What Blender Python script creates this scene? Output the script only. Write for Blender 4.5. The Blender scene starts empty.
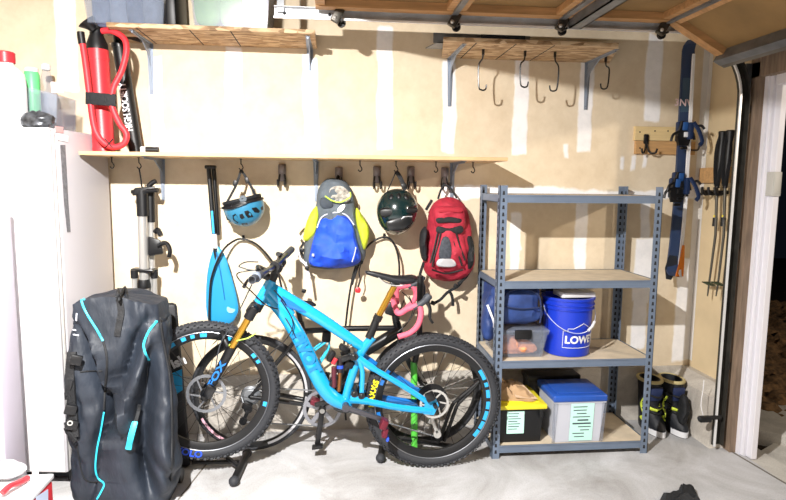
import bpy, bmesh, math, random
from mathutils import Vector, Matrix, Euler, noise
random.seed(7)
PI = math.pi
SC = bpy.context.scene
COL = SC.collection
# ------------------------------------------------------------------ camera
FPX = 590.66
CAM = Vector((-0.88367, -3.07977, 1.53703))
YAW, PIT, ROL = 0.10195, -0.11501, 0.01062
FW = Vector((math.sin(YAW)*math.cos(PIT), math.cos(YAW)*math.cos(PIT), math.sin(PIT)))
_r = Vector((math.cos(YAW), -math.sin(YAW), 0)); _u = _r.cross(FW)
RT = math.cos(ROL)*_r + math.sin(ROL)*_u
UP = -math.sin(ROL)*_r + math.cos(ROL)*_u
cd = bpy.data.cameras.new('camera'); cam = bpy.data.objects.new('camera', cd); COL.objects.link(cam)
cd.sensor_width = 36; cd.lens = FPX/786*36; cd.clip_start = 0.05
m = Matrix((RT, UP, -FW)).transposed().to_4x4(); m.translation = CAM; cam.matrix_world = m
SC.camera = cam

def _ray(px, py): return RT*((px-393)/FPX) + UP*((250-py)/FPX) + FW
def P(px, py, y):                       # point at depth plane y that the photo shows at (px, py)
    d = _ray(px, py); return CAM + d*((y-CAM.y)/d.y)
def PX(px, py, x):
    d = _ray(px, py); return CAM + d*((x-CAM.x)/d.x)
def PZ(px, py, z):
    d = _ray(px, py); return CAM + d*((z-CAM.z)/d.z)
V = Vector
WALL = 0.48

# ------------------------------------------------------------------ materials
def lin(h):
    h = h.lstrip('#'); c = [int(h[i:i+2], 16)/255 for i in (0, 2, 4)]
    return tuple((x/12.92 if x <= .04045 else ((x+.055)/1.055)**2.4) for x in c) + (1,)
MATS = {}
def mat(name, col, rough=.5, metal=0, var=0, scale=20, bump=0, bscale=60, spec=.5, trans=0, alpha=1, coat=0, detail=4, stretch=None, thin=False):
    if name in MATS: return MATS[name]
    mt = bpy.data.materials.new(name); mt.use_nodes = True; nt = mt.node_tree; N = nt.nodes; L = nt.links
    b = N['Principled BSDF']; b.inputs['Base Color'].default_value = lin(col); b.inputs['Roughness'].default_value = rough
    b.inputs['Metallic'].default_value = metal; b.inputs['Specular IOR Level'].default_value = spec
    b.inputs['Transmission Weight'].default_value = trans; b.inputs['Alpha'].default_value = alpha; b.inputs['Coat Weight'].default_value = coat
    if var or bump:
        tc = N.new('ShaderNodeTexCoord'); src = tc.outputs['Object']
        if stretch:
            mp = N.new('ShaderNodeMapping'); mp.inputs['Scale'].default_value = stretch; L.new(src, mp.inputs[0]); src = mp.outputs[0]
    if var:
        n = N.new('ShaderNodeTexNoise'); n.inputs['Scale'].default_value = scale; n.inputs['Detail'].default_value = detail; L.new(src, n.inputs['Vector'])
        r = N.new('ShaderNodeValToRGB'); c = lin(col)
        r.color_ramp.elements[0].position = .3; r.color_ramp.elements[1].position = .7
        r.color_ramp.elements[0].color = tuple(max(0, x*(1-var)) for x in c[:3])+(1,); r.color_ramp.elements[1].color = tuple(min(1, x*(1+var*.6)) for x in c[:3])+(1,)
        L.new(n.outputs['Fac'], r.inputs[0]); L.new(r.outputs[0], b.inputs['Base Color'])
    if bump:
        n2 = N.new('ShaderNodeTexNoise'); n2.inputs['Scale'].default_value = bscale; n2.inputs['Detail'].default_value = 3; L.new(src, n2.inputs['Vector'])
        bp = N.new('ShaderNodeBump'); bp.inputs['Strength'].default_value = bump; bp.inputs['Distance'].default_value = .01; L.new(n2.outputs['Fac'], bp.inputs['Height']); L.new(bp.outputs[0], b.inputs['Normal'])
    MATS[name] = mt; return mt

K = dict(
 black=mat('black_plastic', '#0d0e11', .45), rubber=mat('rubber', '#282a2f', .7, bump=.2, bscale=150), blackm=mat('black_metal', '#0f1013', .3, 0, spec=.6),
 steel=mat('steel', '#c2c1be', .32, .55), galv=mat('galvanized', '#c9ccd0', .5, .15, var=.2, scale=12), rotor=mat('rotor_steel', '#8d9096', .4, .8), galvd=mat('galvanized_dull', '#7d8084', .5, .6, var=.3, scale=10),
 rack=mat('rack_paint', '#6c7a8e', .4, .15, var=.12, scale=9), rackdark=mat('rack_slot', '#1b1d22', .8),
 board=mat('shelf_board', '#cbbda6', .8, var=.12, scale=14), wood=mat('pine_board', '#d6b487', .65, var=.18, scale=6, stretch=(1, 8, 8)),
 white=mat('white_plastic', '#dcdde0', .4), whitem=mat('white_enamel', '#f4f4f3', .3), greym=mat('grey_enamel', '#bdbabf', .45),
 red=mat('red_plastic', '#c92f38', .4), redf=mat('red_fabric', '#a82338', .75, var=.3, scale=25, bump=.3, bscale=40), reddk=mat('dark_red_fabric', '#a01c2e', .8),
 blue=mat('frame_blue', '#1694cc', .25, coat=.5), blued=mat('frame_deep_blue', '#1366b0', .3, coat=.4), decal=mat('frame_letter_blue', '#1173ad', .35),
 gold=mat('gold_tube', '#c79a3e', .22, .85), bronze=mat('bronze_tube', '#8a5a35', .3, .8),
 green=mat('green_paint', '#58c247', .4), yellow=mat('yellow_plastic', '#ead92f', .45), yellowf=mat('yellow_fabric', '#c8d935', .7, bump=.2),
 bluef=mat('blue_fabric', '#1d4fd6', .7, var=.2, scale=20, bump=.4, bscale=25), greyf=mat('grey_fabric', '#59626a', .8, var=.2, scale=30, bump=.3),
 lightf=mat('light_strap', '#c9ccd6', .8), blackf=mat('black_fabric', '#131519', .75, var=.3, scale=30, bump=.4, bscale=90),
 bagf=mat('bag_ripstop', '#212833', .58, var=.35, scale=5, bump=1.0, bscale=15, stretch=(1.3, 1, .6)), teal=mat('teal_piping', '#35c4e0', .5),
 navyf=mat('navy_fabric', '#27407a', .6, var=.3, scale=14, bump=.4, bscale=20),
 pink=mat('pink_bar_tape', '#e0637a', .7, bump=.3, bscale=120), hoodg=mat('hood_grey', '#3b3f46', .6),
 bucket=mat('bucket_blue', '#1636b8', .35, spec=.5), bucketdk=mat('bucket_dark', '#101c4c', .4),
 lidblue=mat('lid_blue', '#2350a8', .35, var=.1, scale=20), paper=mat('paper_mint', '#bfeee2', .8), paperw=mat('paper_white', '#e6eef0', .8), ink=mat('ink', '#3d4a52', .8),
 kraft=mat('kraft_paper', '#a98a68', .85, var=.25, scale=14, bump=.5, bscale=18), kraftl=mat('kraft_light', '#c9ae92', .85, var=.15, scale=10, bump=.4, bscale=15),
 orangef=mat('orange_stuff', '#f0a070', .8, var=.3, scale=18), door=mat('door_hardboard', '#8d7046', .75, var=.25, scale=4), doorw=mat('door_pine', '#b58a5c', .6, var=.25, scale=5, stretch=(1, 10, 10)),
 brownw=mat('jamb_wood', '#83705f', .75, var=.3, scale=6, stretch=(10, 10, 1)), helm=mat('helmet_blue', '#2f7799', .35, coat=.2), helmd=mat('helmet_green_black', '#0d2426', .2, coat=.7),
 skiblue=mat('ski_navy', '#2b3c5c', .4), skigrey=mat('ski_slate', '#40566b', .3), orange=mat('ski_orange', '#e8832a', .35), skiedge=mat('ski_edge', '#eeeef0', .35, 0),
 silver=mat('silver_patch', '#c8c8cc', .35, .5), greenb=mat('green_bottle', '#62d07e', .4), mint=mat('mint_folded', '#7fae62', .8, var=.2, scale=8), lilac=mat('lilac_grey', '#bdb7c6', .6),
 yellowt=mat('yellow_lettering', '#f0de20', .5), bluet=mat('blue_lettering', '#2a52d8', .5), cyant=mat('cyan_lettering', '#2aa0dc', .5), limef=mat('lime_trim', '#b8e04a', .6),
)
def plastic(name, col, a):              # milky see-through plastic: tint, part of the light goes straight through
    if name in MATS: return MATS[name]
    mt = bpy.data.materials.new(name); mt.use_nodes = True; nt = mt.node_tree; N = nt.nodes; L = nt.links
    b = N['Principled BSDF']; b.inputs['Base Color'].default_value = lin(col); b.inputs['Roughness'].default_value = .25
    t = N.new('ShaderNodeBsdfTransparent'); mx = N.new('ShaderNodeMixShader'); mx.inputs[0].default_value = a
    L.new(t.outputs[0], mx.inputs[1]); L.new(b.outputs[0], mx.inputs[2]); L.new(mx.outputs[0], N['Material Output'].inputs[0])
    MATS[name] = mt; return mt
K['clear'] = plastic('clear_plastic', '#8e98aa', .26); K['clear2'] = plastic('clear_bin_plastic', '#e2e6f2', .5); K['milk'] = plastic('milky_plastic', '#98a2b6', .34)

# ------------------------------------------------------------------ mesh building
def cr(pts, k=6, closed=False):         # Catmull-Rom smoothing
    pts = [V(p) for p in pts]; n = len(pts); out = []
    rng = range(n if closed else n-1)
    for i in rng:
        if closed: a, b, c, d = pts[(i-1) % n], pts[i], pts[(i+1) % n], pts[(i+2) % n]
        else: a, b, c, d = pts[max(i-1, 0)], pts[i], pts[i+1], pts[min(i+2, n-1)]
        for j in range(k):
            t = j/k
            out.append(.5*((2*b)+(c-a)*t+(2*a-5*b+4*c-d)*t*t+(3*b-a-3*c+d)*t**3))
    if not closed: out.append(pts[-1])
    return out

class MB:
    def __init__(s): s.bm = bmesh.new()
    def faces(s, vs, fs):
        bv = [s.bm.verts.new(v) for v in vs]
        for f in fs:
            try: s.bm.faces.new([bv[i] for i in f])
            except ValueError: pass
        return bv
    def box(s, c, d, rot=None, bev=0, seg=2):
        c = V(c); R = (rot if isinstance(rot, Matrix) else Euler(rot).to_matrix()) if rot is not None else Matrix.Identity(3)
        vs = [c + R @ V((x*d[0]/2, y*d[1]/2, z*d[2]/2)) for x in (-1, 1) for y in (-1, 1) for z in (-1, 1)]
        return s.hexa([vs[i] for i in (0, 4, 6, 2, 1, 5, 7, 3)], bev, seg)
    def hexa(s, v, bev=0, seg=2):       # v: bottom ring of four, top ring of four
        bv = s.faces(v, [(3, 2, 1, 0), (4, 5, 6, 7), (0, 1, 5, 4), (1, 2, 6, 5), (2, 3, 7, 6), (3, 0, 4, 7)])
        if bev:
            ed = list({e for q in bv for e in q.link_edges})
            bmesh.ops.bevel(s.bm, geom=ed, offset=bev, segments=seg, affect='EDGES', profile=.5, clamp_overlap=True)
        return s
    def mm(s, x0, x1, y0, y1, z0, z1, bev=0, seg=2): return s.box(((x0+x1)/2, (y0+y1)/2, (z0+z1)/2), (abs(x1-x0), abs(y1-y0), abs(z1-z0)), None, bev, seg)
    def beam(s, a, b, w, h, up=(0, 0, 1), bev=0):   # box from a to b, w wide (sideways), h high (along up)
        a, b = V(a), V(b); d = (b-a); l = d.length; d.normalize(); up = V(up); x = d.cross(up)
        if x.length < 1e-5: x = d.cross(V((1, 0, 0)))
        x.normalize(); z = x.cross(d); R = Matrix((x, d, z)).transposed()
        return s.box((a+b)/2, (w, l, h), R, bev)
    def tube(s, pts, r, n=8, cap=True, closed=False, flat=1.0, upv=None):
        pts = [V(p) for p in pts]; m = len(pts); rs = r if isinstance(r, (list, tuple)) else [r]*m
        tang = []
        for i in range(m):
            a = pts[(i-1) % m] if (closed or i > 0) else pts[i]; b = pts[(i+1) % m] if (closed or i < m-1) else pts[i]
            t = b-a; tang.append(t.normalized() if t.length > 1e-9 else V((0, 0, 1)))
        u = V(upv) if upv is not None else (V((0, 1, 0)) if abs(tang[0].y) < .9 else V((1, 0, 0)))
        rings = []
        for i in range(m):
            t = tang[i]; u = u - t*u.dot(t)
            if u.length < 1e-6: u = t.orthogonal()
            u.normalize(); w = t.cross(u)
            rings.append([s.bm.verts.new(pts[i] + (u*math.cos(q)*flat + w*math.sin(q))*rs[i]) for q in [2*PI*k/n for k in range(n)]])
        for i in range(m if closed else m-1):
            A, B = rings[i], rings[(i+1) % m]
            for k in range(n): s.bm.faces.new((A[k], A[(k+1) % n], B[(k+1) % n], B[k]))
        if cap and not closed: s.bm.faces.new(rings[0][::-1]); s.bm.faces.new(rings[-1])
        return s
    def lathe(s, prof, o, axis=(0, 0, 1), n=24, cap=True, sc=(1, 1)):
        o = V(o); a = V(axis).normalized(); u = a.orthogonal().normalized()
        if abs(a.z) > .99: u = V((1, 0, 0))
        w = a.cross(u); rings = []
        for r, h in prof: rings.append([s.bm.verts.new(o + a*h + (u*math.cos(2*PI*k/n)*sc[0] + w*math.sin(2*PI*k/n)*sc[1])*r) for k in range(n)])
        for A, B in zip(rings, rings[1:]):
            for k in range(n): s.bm.faces.new((A[k], A[(k+1) % n], B[(k+1) % n], B[k]))
        if cap: s.bm.faces.new(rings[0][::-1]); s.bm.faces.new(rings[-1])
        return s
    def cyl(s, a, b, r, n=14, r2=None):
        a, b = V(a), V(b); return s.lathe([(r, 0), (r2 if r2 is not None else r, (b-a).length)], a, b-a, n)
    def sph(s, c, r, rot=None, nu=16, nv=10, v0=0, v1=1, f=None):
        c = V(c); r = r if isinstance(r, (tuple, list)) else (r, r, r); R = Euler(rot).to_matrix() if rot is not None else Matrix.Identity(3)
        rings = []
        for j in range(nv+1):
            ph = PI*(v0+(v1-v0)*j/nv)-PI/2; ring = []
            for i in range(nu):
                th = 2*PI*i/nu; d = V((math.cos(ph)*math.cos(th), math.cos(ph)*math.sin(th), math.sin(ph)))
                q = V((d.x*r[0], d.y*r[1], d.z*r[2]))
                if f: q = f(q, d)
                ring.append(s.bm.verts.new(c + R @ q))
            rings.append(ring)
        for A, B in zip(rings, rings[1:]):
            for k in range(nu): s.bm.faces.new((A[k], A[(k+1) % nu], B[(k+1) % nu], B[k]))
        s.bm.faces.new(rings[0][::-1]); s.bm.faces.new(rings[-1])
        return s
    def prism(s, poly, ext):            # flat polygon pushed along a vector
        poly = [V(p) for p in poly]; e = V(ext); n = len(poly)
        return s.faces(poly+[p+e for p in poly], [tuple(range(n))[::-1], tuple(range(n, 2*n))] + [(i, (i+1) % n, n+(i+1) % n, n+i) for i in range(n)]) and s
    def loft(s, rings, cap=True):
        R = [[s.bm.verts.new(p) for p in r] for r in rings]; n = len(R[0])
        for A, B in zip(R, R[1:]):
            for k in range(n): s.bm.faces.new((A[k], A[(k+1) % n], B[(k+1) % n], B[k]))
        if cap: s.bm.faces.new(R[0][::-1]); s.bm.faces.new(R[-1])
        return s
    def pillow(s, outline, th, back=.0, k=7, p=2.6, wr=0, ws=18, seed=0, smooth=4, dirv=(0, -1, 0)):   # soft body bulging from its outline
        o = cr(outline, smooth, True) if smooth else [V(q) for q in outline]; n = len(o); c = sum(o, V())/n; dv = V(dirv)
        def ring(sc, h, amt):
            out = []
            for q in o:
                w = c + (q-c)*sc + dv*h
                if wr: w += dv*wr*amt*noise.noise(w*ws + V((seed, 0, 0)))*1.6
                out.append(w)
            return out
        rings = []
        for j in range(k, 0, -1): 
            sc = max(.04, (1-(j/k)**1.0)); rings.append((sc, -back*(1-sc**p)**.5))
        rings = [ring(a, b, 0) for a, b in rings] + [ring(1, 0, 0)]
        for j in range(1, k+1):
            sc = math.cos(j/k*PI/2)**.75 if j < k else .03
            rings.append(ring(max(sc, .03), th*(1-sc**p)**(1/p), min(1, j/2)))
        return s.loft(rings)
    def xf(s, M):
        bmesh.ops.transform(s.bm, matrix=M, verts=s.bm.verts); return s
    def build(s, name, m, parent=None, smooth=40, label=None, origin=None):
        bm = s.bm; bmesh.ops.recalc_face_normals(bm, faces=bm.faces)
        root = parent
        while root is not None and root.parent is not None: root = root.parent
        if root is not None: off = V(root.location)
        elif origin is not None: off = V(origin)
        else:
            xs = [v.co for v in bm.verts]; off = V(((min(v.x for v in xs)+max(v.x for v in xs))/2, (min(v.y for v in xs)+max(v.y for v in xs))/2, min(v.z for v in xs)))
        bmesh.ops.translate(bm, vec=-off, verts=bm.verts)
        me = bpy.data.meshes.new(name); bm.to_mesh(me); bm.free()
        if isinstance(m, str): m = K[m]
        me.materials.append(m)
        if smooth:
            me.polygons.foreach_set('use_smooth', [True]*len(me.polygons)); me.set_sharp_from_angle(angle=math.radians(smooth))
        o = bpy.data.objects.new(name, me); COL.objects.link(o)
        if parent is not None: o.parent = parent
        else: o.location = off
        if label: o['label'] = label
        return o

def thing(name, label, cat, loc, group=None):
    o = bpy.data.objects.new(name, None); COL.objects.link(o); o.location = V(loc); o.empty_display_size = .1
    return tag(o, label, cat, group)
def tag(o, label, cat, group=None, kind=None):
    o['label'] = label; o['category'] = cat
    if group: o['group'] = group
    if kind: o['kind'] = kind
    return o
def struct(o, label=None):
    o['kind'] = 'structure'
    if label: o['label'] = label
    return o
def dup(root, delta, label=None, group=None, name=None):
    r = root.copy(); COL.objects.link(r); r.location = root.location + V(delta)
    if label: r['label'] = label
    if group: r['group'] = group
    for ch in list(root.children):
        c = ch.copy(); COL.objects.link(c); c.parent = r
        for g in list(ch.children):
            d = g.copy(); COL.objects.link(d); d.parent = c
    return r
def text_bm(txt, size, M, depth=.001, bend=None, sx=1.0, shear=0, bold=.0):
    cu = bpy.data.curves.new('lettering', 'FONT'); cu.body = txt; cu.size = size; cu.align_x = 'CENTER'; cu.align_y = 'CENTER'; cu.extrude = depth; cu.shear = shear; cu.offset = bold; cu.resolution_u = 3
    ob = bpy.data.objects.new('lettering', cu); COL.objects.link(ob)
    dg = bpy.context.evaluated_depsgraph_get(); me = bpy.data.meshes.new_from_object(ob.evaluated_get(dg))
    b = MB(); b.bm.from_mesh(me); bpy.data.objects.remove(ob); bpy.data.curves.remove(cu); bpy.data.meshes.remove(me)
    for v in b.bm.verts:
        v.co.x *= sx
    if bend:
        bmesh.ops.subdivide_edges(b.bm, edges=[e for e in b.bm.edges if e.calc_length() > size*.25], cuts=2)
    for v in b.bm.verts: v.co = bend(v.co) if bend else M @ v.co
    return b
def frame(o, x, y):                     # matrix whose local x runs along x, local y along y
    x = V(x).normalized(); z = x.cross(V(y)).normalized(); y = z.cross(x)
    M = Matrix((x, y, z)).transposed().to_4x4(); M.translation = V(o); return M
# ------------------------------------------------------------------ the setting
def node_mat(name):
    mt = bpy.data.materials.new(name); mt.use_nodes = True; return mt, mt.node_tree.nodes, mt.node_tree.links, mt.node_tree.nodes['Principled BSDF']

def math_n(N, L, op, a, b=None, c=None):
    n = N.new('ShaderNodeMath'); n.operation = op
    for i, q in enumerate((a, b, c)):
        if q is None: continue
        if isinstance(q, (int, float)): n.inputs[i].default_value = q
        else: L.new(q, n.inputs[i])
    return n.outputs[0]

def drywall():
    mt, N, L, b = node_mat('drywall_paper_with_mud')
    b.inputs['Roughness'].default_value = .85; b.inputs['Specular IOR Level'].default_value = .2
    g = N.new('ShaderNodeNewGeometry'); sp = N.new('ShaderNodeSeparateXYZ'); L.new(g.outputs['Position'], sp.inputs[0])
    X, Z = sp.outputs['X'], sp.outputs['Z']
    nz = N.new('ShaderNodeTexNoise'); nz.inputs['Scale'].default_value = 5; nz.inputs['Detail'].default_value = 5; L.new(g.outputs['Position'], nz.inputs['Vector'])
    wob = math_n(N, L, 'MULTIPLY', math_n(N, L, 'SUBTRACT', nz.outputs['Fac'], .5), .05)
    Xw = math_n(N, L, 'ADD', X, wob); Zw = math_n(N, L, 'ADD', Z, math_n(N, L, 'MULTIPLY', wob, 2.2))
    strips = []   # centre x, half width, z0, z1
    def s(px, hw, pyt, pyb, pym=100):
        strips.append((P(px, pym, WALL).x, hw, P(px, pyb, WALL).z, P(px, pyt, WALL).z))
    s(66, .055, -60, 92, 40); s(157, .035, 55, 150); s(234, .045, 48, 151); s(311, .045, 55, 152); s(385, .045, 26, 150); s(449, .042, 60, 152); s(521, .045, 58, 155); s(586, .042, 50, 152); s(653, .05, 36, 124, 80)
    s(516, .035, 212, 252, 230); s(514, .03, 250, 280, 260); s(580, .04, 202, 380, 250); s(645, .03, 200, 240, 220); s(643, .06, 240, 300, 270); s(640, .05, 296, 345, 320); s(682, .06, 260, 362, 330)
    s(700, .035, 30, 330, 200); s(623, .012, 155, 168, 160); s(634, .014, 155, 168, 160); s(645, .012, 154, 166, 160); s(566, .015, 143, 160, 150)
    zj = 1.472
    strips.append((.72, .95, zj-.03, zj+.035))
    acc = None
    for cx, hw, z0, z1 in strips:
        ax = math_n(N, L, 'ABSOLUTE', math_n(N, L, 'SUBTRACT', Xw, cx)); mx = N.new('ShaderNodeMapRange'); mx.inputs['From Min'].default_value = hw+.006; mx.inputs['From Max'].default_value = hw-.006; L.new(ax, mx.inputs['Value'])
        az = math_n(N, L, 'ABSOLUTE', math_n(N, L, 'SUBTRACT', Zw, (z0+z1)/2)); mz = N.new('ShaderNodeMapRange'); mz.inputs['From Min'].default_value = (z1-z0)/2+.008; mz.inputs['From Max'].default_value = (z1-z0)/2-.008; L.new(az, mz.inputs['Value'])
        k = math_n(N, L, 'MULTIPLY', mx.outputs[0], mz.outputs[0]); acc = k if acc is None else math_n(N, L, 'MAXIMUM', acc, k)
    n2 = N.new('ShaderNodeTexNoise'); n2.inputs['Scale'].default_value = 9; n2.inputs['Detail'].default_value = 8; n2.inputs['Roughness'].default_value = .7; L.new(g.outputs['Position'], n2.inputs['Vector'])
    r = N.new('ShaderNodeValToRGB'); r.color_ramp.elements[0].color = lin('#d2c2a8'); r.color_ramp.elements[1].color = lin('#dfd1b9'); r.color_ramp.elements[0].position = .3; r.color_ramp.elements[1].position = .65; L.new(n2.outputs['Fac'], r.inputs[0])
    r2 = N.new('ShaderNodeValToRGB'); r2.color_ramp.elements[0].color = lin('#e6e6e8'); r2.color_ramp.elements[1].color = lin('#f4f3f4'); r2.color_ramp.elements[0].position = .35; r2.color_ramp.elements[1].position = .6; L.new(n2.outputs['Fac'], r2.inputs[0])
    mix = N.new('ShaderNodeMix'); mix.data_type = 'RGBA'; L.new(acc, mix.inputs['Factor']); L.new(r.outputs[0], mix.inputs['A']); L.new(r2.outputs[0], mix.inputs['B']); L.new(mix.outputs['Result'], b.inputs['Base Color'])
    bp = N.new('ShaderNodeBump'); bp.inputs['Strength'].default_value = .25; bp.inputs['Distance'].default_value = .004
    n3 = N.new('ShaderNodeTexNoise'); n3.inputs['Scale'].default_value = 60; L.new(g.outputs['Position'], n3.inputs['Vector'])
    L.new(math_n(N, L, 'ADD', acc, math_n(N, L, 'MULTIPLY', n3.outputs['Fac'], .4)), bp.inputs['Height']); L.new(bp.outputs[0], b.inputs['Normal'])
    return mt

def concrete(name, c0, c1, c2, scale=3, rough=.7, bump=.3):
    mt, N, L, b = node_mat(name); b.inputs['Roughness'].default_value = rough; b.inputs['Specular IOR Level'].default_value = .3
    g = N.new('ShaderNodeNewGeometry')
    a = N.new('ShaderNodeTexNoise'); a.inputs['Scale'].default_value = scale; a.inputs['Detail'].default_value = 10; a.inputs['Roughness'].default_value = .65; a.inputs['Distortion'].default_value = .8; L.new(g.outputs['Position'], a.inputs['Vector'])
    r = N.new('ShaderNodeValToRGB'); e = r.color_ramp.elements; e[0].color = lin(c0); e[1].color = lin(c2); e[0].position = .3; e[1].position = .7; q = e.new(.5); q.color = lin(c1); L.new(a.outputs['Fac'], r.inputs[0])
    f = N.new('ShaderNodeTexNoise'); f.inputs['Scale'].default_value = 140; f.inputs['Detail'].default_value = 2; L.new(g.outputs['Position'], f.inputs['Vector'])
    mx = N.new('ShaderNodeMix'); mx.data_type = 'RGBA'; mx.blend_type = 'MULTIPLY'; mx.inputs['Factor'].default_value = .35; L.new(r.outputs[0], mx.inputs['A']); L.new(f.outputs['Color'], mx.inputs['B'])
    rr = N.new('ShaderNodeValToRGB'); rr.color_ramp.elements[0].color = (.55, .55, .55, 1); rr.color_ramp.elements[1].color = (1, 1, 1, 1); rr.color_ramp.elements[0].position = .3; rr.color_ramp.elements[1].position = .55; L.new(f.outputs['Fac'], rr.inputs[0]); L.new(rr.outputs[0], mx.inputs['B'])
    L.new(mx.outputs['Result'], b.inputs['Base Color'])
    bp = N.new('ShaderNodeBump'); bp.inputs['Strength'].default_value = bump; bp.inputs['Distance'].default_value = .01; L.new(a.outputs['Fac'], bp.inputs['Height']); L.new(bp.outputs[0], b.inputs['Normal'])
    return mt

def osb():
    mt, N, L, b = node_mat('strand_board'); b.inputs['Roughness'].default_value = .75
    tc = N.new('ShaderNodeTexCoord'); mp = N.new('ShaderNodeMapping'); mp.inputs['Scale'].default_value = (12, 45, 30); L.new(tc.outputs['Object'], mp.inputs[0])
    v = N.new('ShaderNodeTexVoronoi'); v.inputs['Scale'].default_value = 1.5; L.new(mp.outputs[0], v.inputs['Vector'])
    n = N.new('ShaderNodeTexNoise'); n.inputs['Scale'].default_value = 1.2; n.inputs['Detail'].default_value = 6; L.new(mp.outputs[0], n.inputs['Vector'])
    sp = N.new('ShaderNodeSeparateColor'); L.new(v.outputs['Color'], sp.inputs[0])
    ad = math_n(N, L, 'ADD', math_n(N, L, 'MULTIPLY', sp.outputs[0], .5), math_n(N, L, 'MULTIPLY', n.outputs['Fac'], .6))
    r = N.new('ShaderNodeValToRGB'); e = r.color_ramp.elements; e[0].color = lin('#6e543a'); e[1].color = lin('#cdb492'); e[0].position = .2; e[1].position = .8; q = e.new(.45); q.color = lin('#a0825f'); L.new(ad, r.inputs[0]); L.new(r.outputs[0], b.inputs['Base Color'])
    return mt
K['osb'] = osb()
dw = drywall()
plain = mat('plain_drywall', '#d3b98f', .85, var=.08, scale=3, spec=.2)
conc = concrete('garage_floor', '#93918f', '#adadae', '#c4c5c8', 2.2)
curbm = concrete('stem_wall_concrete', '#a39c94', '#bdb7ae', '#d2cdc4', 4, .85, .6)
apron = concrete('outdoor_concrete', '#a5a29c', '#b8b5ae', '#c8c5be', 4, .85)
earth = concrete('dark_earth', '#1a140d', '#2a2116', '#3a2e20', 9, .95, 1)
white_c = mat('ceiling_white', '#a89c8c', .9)

struct(MB().mm(-3.3, 1.44, WALL, WALL+.12, .36, 2.8).build('wall_back', dw, smooth=0))
struct(MB().mm(-3.3, 1.44, WALL-.015, WALL+.12, -.05, .36).build('baseboard_back', curbm, smooth=0), 'poured concrete stem wall under the drywall')
struct(MB().mm(1.44, 1.54, .02, WALL+.12, .36, 2.8).build('wall_right', mat('return_drywall', '#d8c4a0', .85, var=.1, scale=4, spec=.2), smooth=0))
# stem wall under the return wall: battered, chipped top
pr = [V((1.31, 0, -.05)), V((1.325, 0, .30)), V((1.40, 0, .36)), V((1.54, 0, .36)), V((1.54, 0, -.05))]
b = MB(); b.prism([V((p.x, .03, p.z)) for p in pr], (0, WALL-.015-.03, 0)); struct(b.build('baseboard_right', curbm, smooth=0))
struct(MB().mm(-3.3, 1.46, -5.6, WALL, -.1, 0).build('floor', conc, smooth=0))
struct(MB().mm(-3.42, -3.3, -5.6, WALL+.12, 0, 2.8).build('wall_left', white_c, smooth=0))
struct(MB().mm(-3.42, 1.54, -5.72, -5.6, 0, 2.8).build('wall_front', white_c, smooth=0))
struct(MB().mm(-3.42, 1.54, -5.72, WALL+.12, 2.8, 2.9).build('ceiling', white_c, smooth=0))
struct(MB().mm(1.44, 1.54, -5.6, .05, 2.2, 2.8).build('wall_right', plain, smooth=0))
struct(MB().mm(1.44, 1.54, -5.6, -5.1, 0, 2.2).build('wall_right', plain, smooth=0))
# mud seam down the inside corner
b = MB(); b.prism([V((1.44, WALL, .4)), V((1.40, WALL-.002, .4)), V((1.438, WALL-.004, .4)), V((1.438, WALL-.04, .4))], (0, 0, 2.0)); struct(b.build('trim_1', mat('joint_compound', '#e2ded8', .9, var=.06, scale=12), smooth=0), 'white joint compound along the inside corner')
# door jamb, stop moulding, head
struct(MB().mm(1.40, 1.44, -.03, .10, 0, 2.2).build('trim_2', 'brownw', smooth=0), 'brown timber jamb behind the door track')
b = MB(); b.mm(1.435, 1.455, -.055, -.02, -.005, 2.17, .002); b.mm(1.45, 1.475, -.075, .02, -.005, 2.17, .003); b.mm(1.47, 1.505, -.115, .02, -.005, 2.17, .004)
struct(b.build('trim_4', mat('white_moulding', '#dcdbe2', .45), smooth=0), 'white moulded trim down the side of the door opening')
b = MB(); b.mm(1.45, 1.505, -5.1, -.09, 2.07, 2.16, .004); struct(b.build('trim_5', MATS['white_moulding'], smooth=0), 'white trim across the head of the door opening')
b = MB(); b.mm(1.40, 1.46, -5.1, .04, 2.12, 2.24); struct(b.build('trim_6', 'brownw', smooth=0), 'brown timber head jamb')
b = MB(); b.mm(1.54, 1.60, .03, .7, -.1, 2.9); struct(b.build('wall_outside', mat('outside_wall', '#3a3228', .9, var=.2, scale=20), smooth=0))
# ground outside
struct(MB().mm(1.46, 14, -9, 9, -.2, -.06).build('ground', earth, smooth=0), 'dark earth outside the garage')
b = MB(); b.hexa([V((1.62, -1.6, -.06)), V((2.6, -1.6, -.06)), V((2.6, .6, -.06)), V((1.62, .02, -.06)), V((1.62, -1.6, -.03)), V((2.6, -1.6, -.03)), V((2.6, .6, -.03)), V((1.62, .02, -.03))])
struct(b.build('driveway', apron, smooth=0), 'concrete driveway apron outside the door')
struct(MB().mm(1.46, 1.62, -5.2, .05, -.1, -.008, .004).build('trim_7', apron, smooth=0), 'concrete sill at the door opening')
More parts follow.
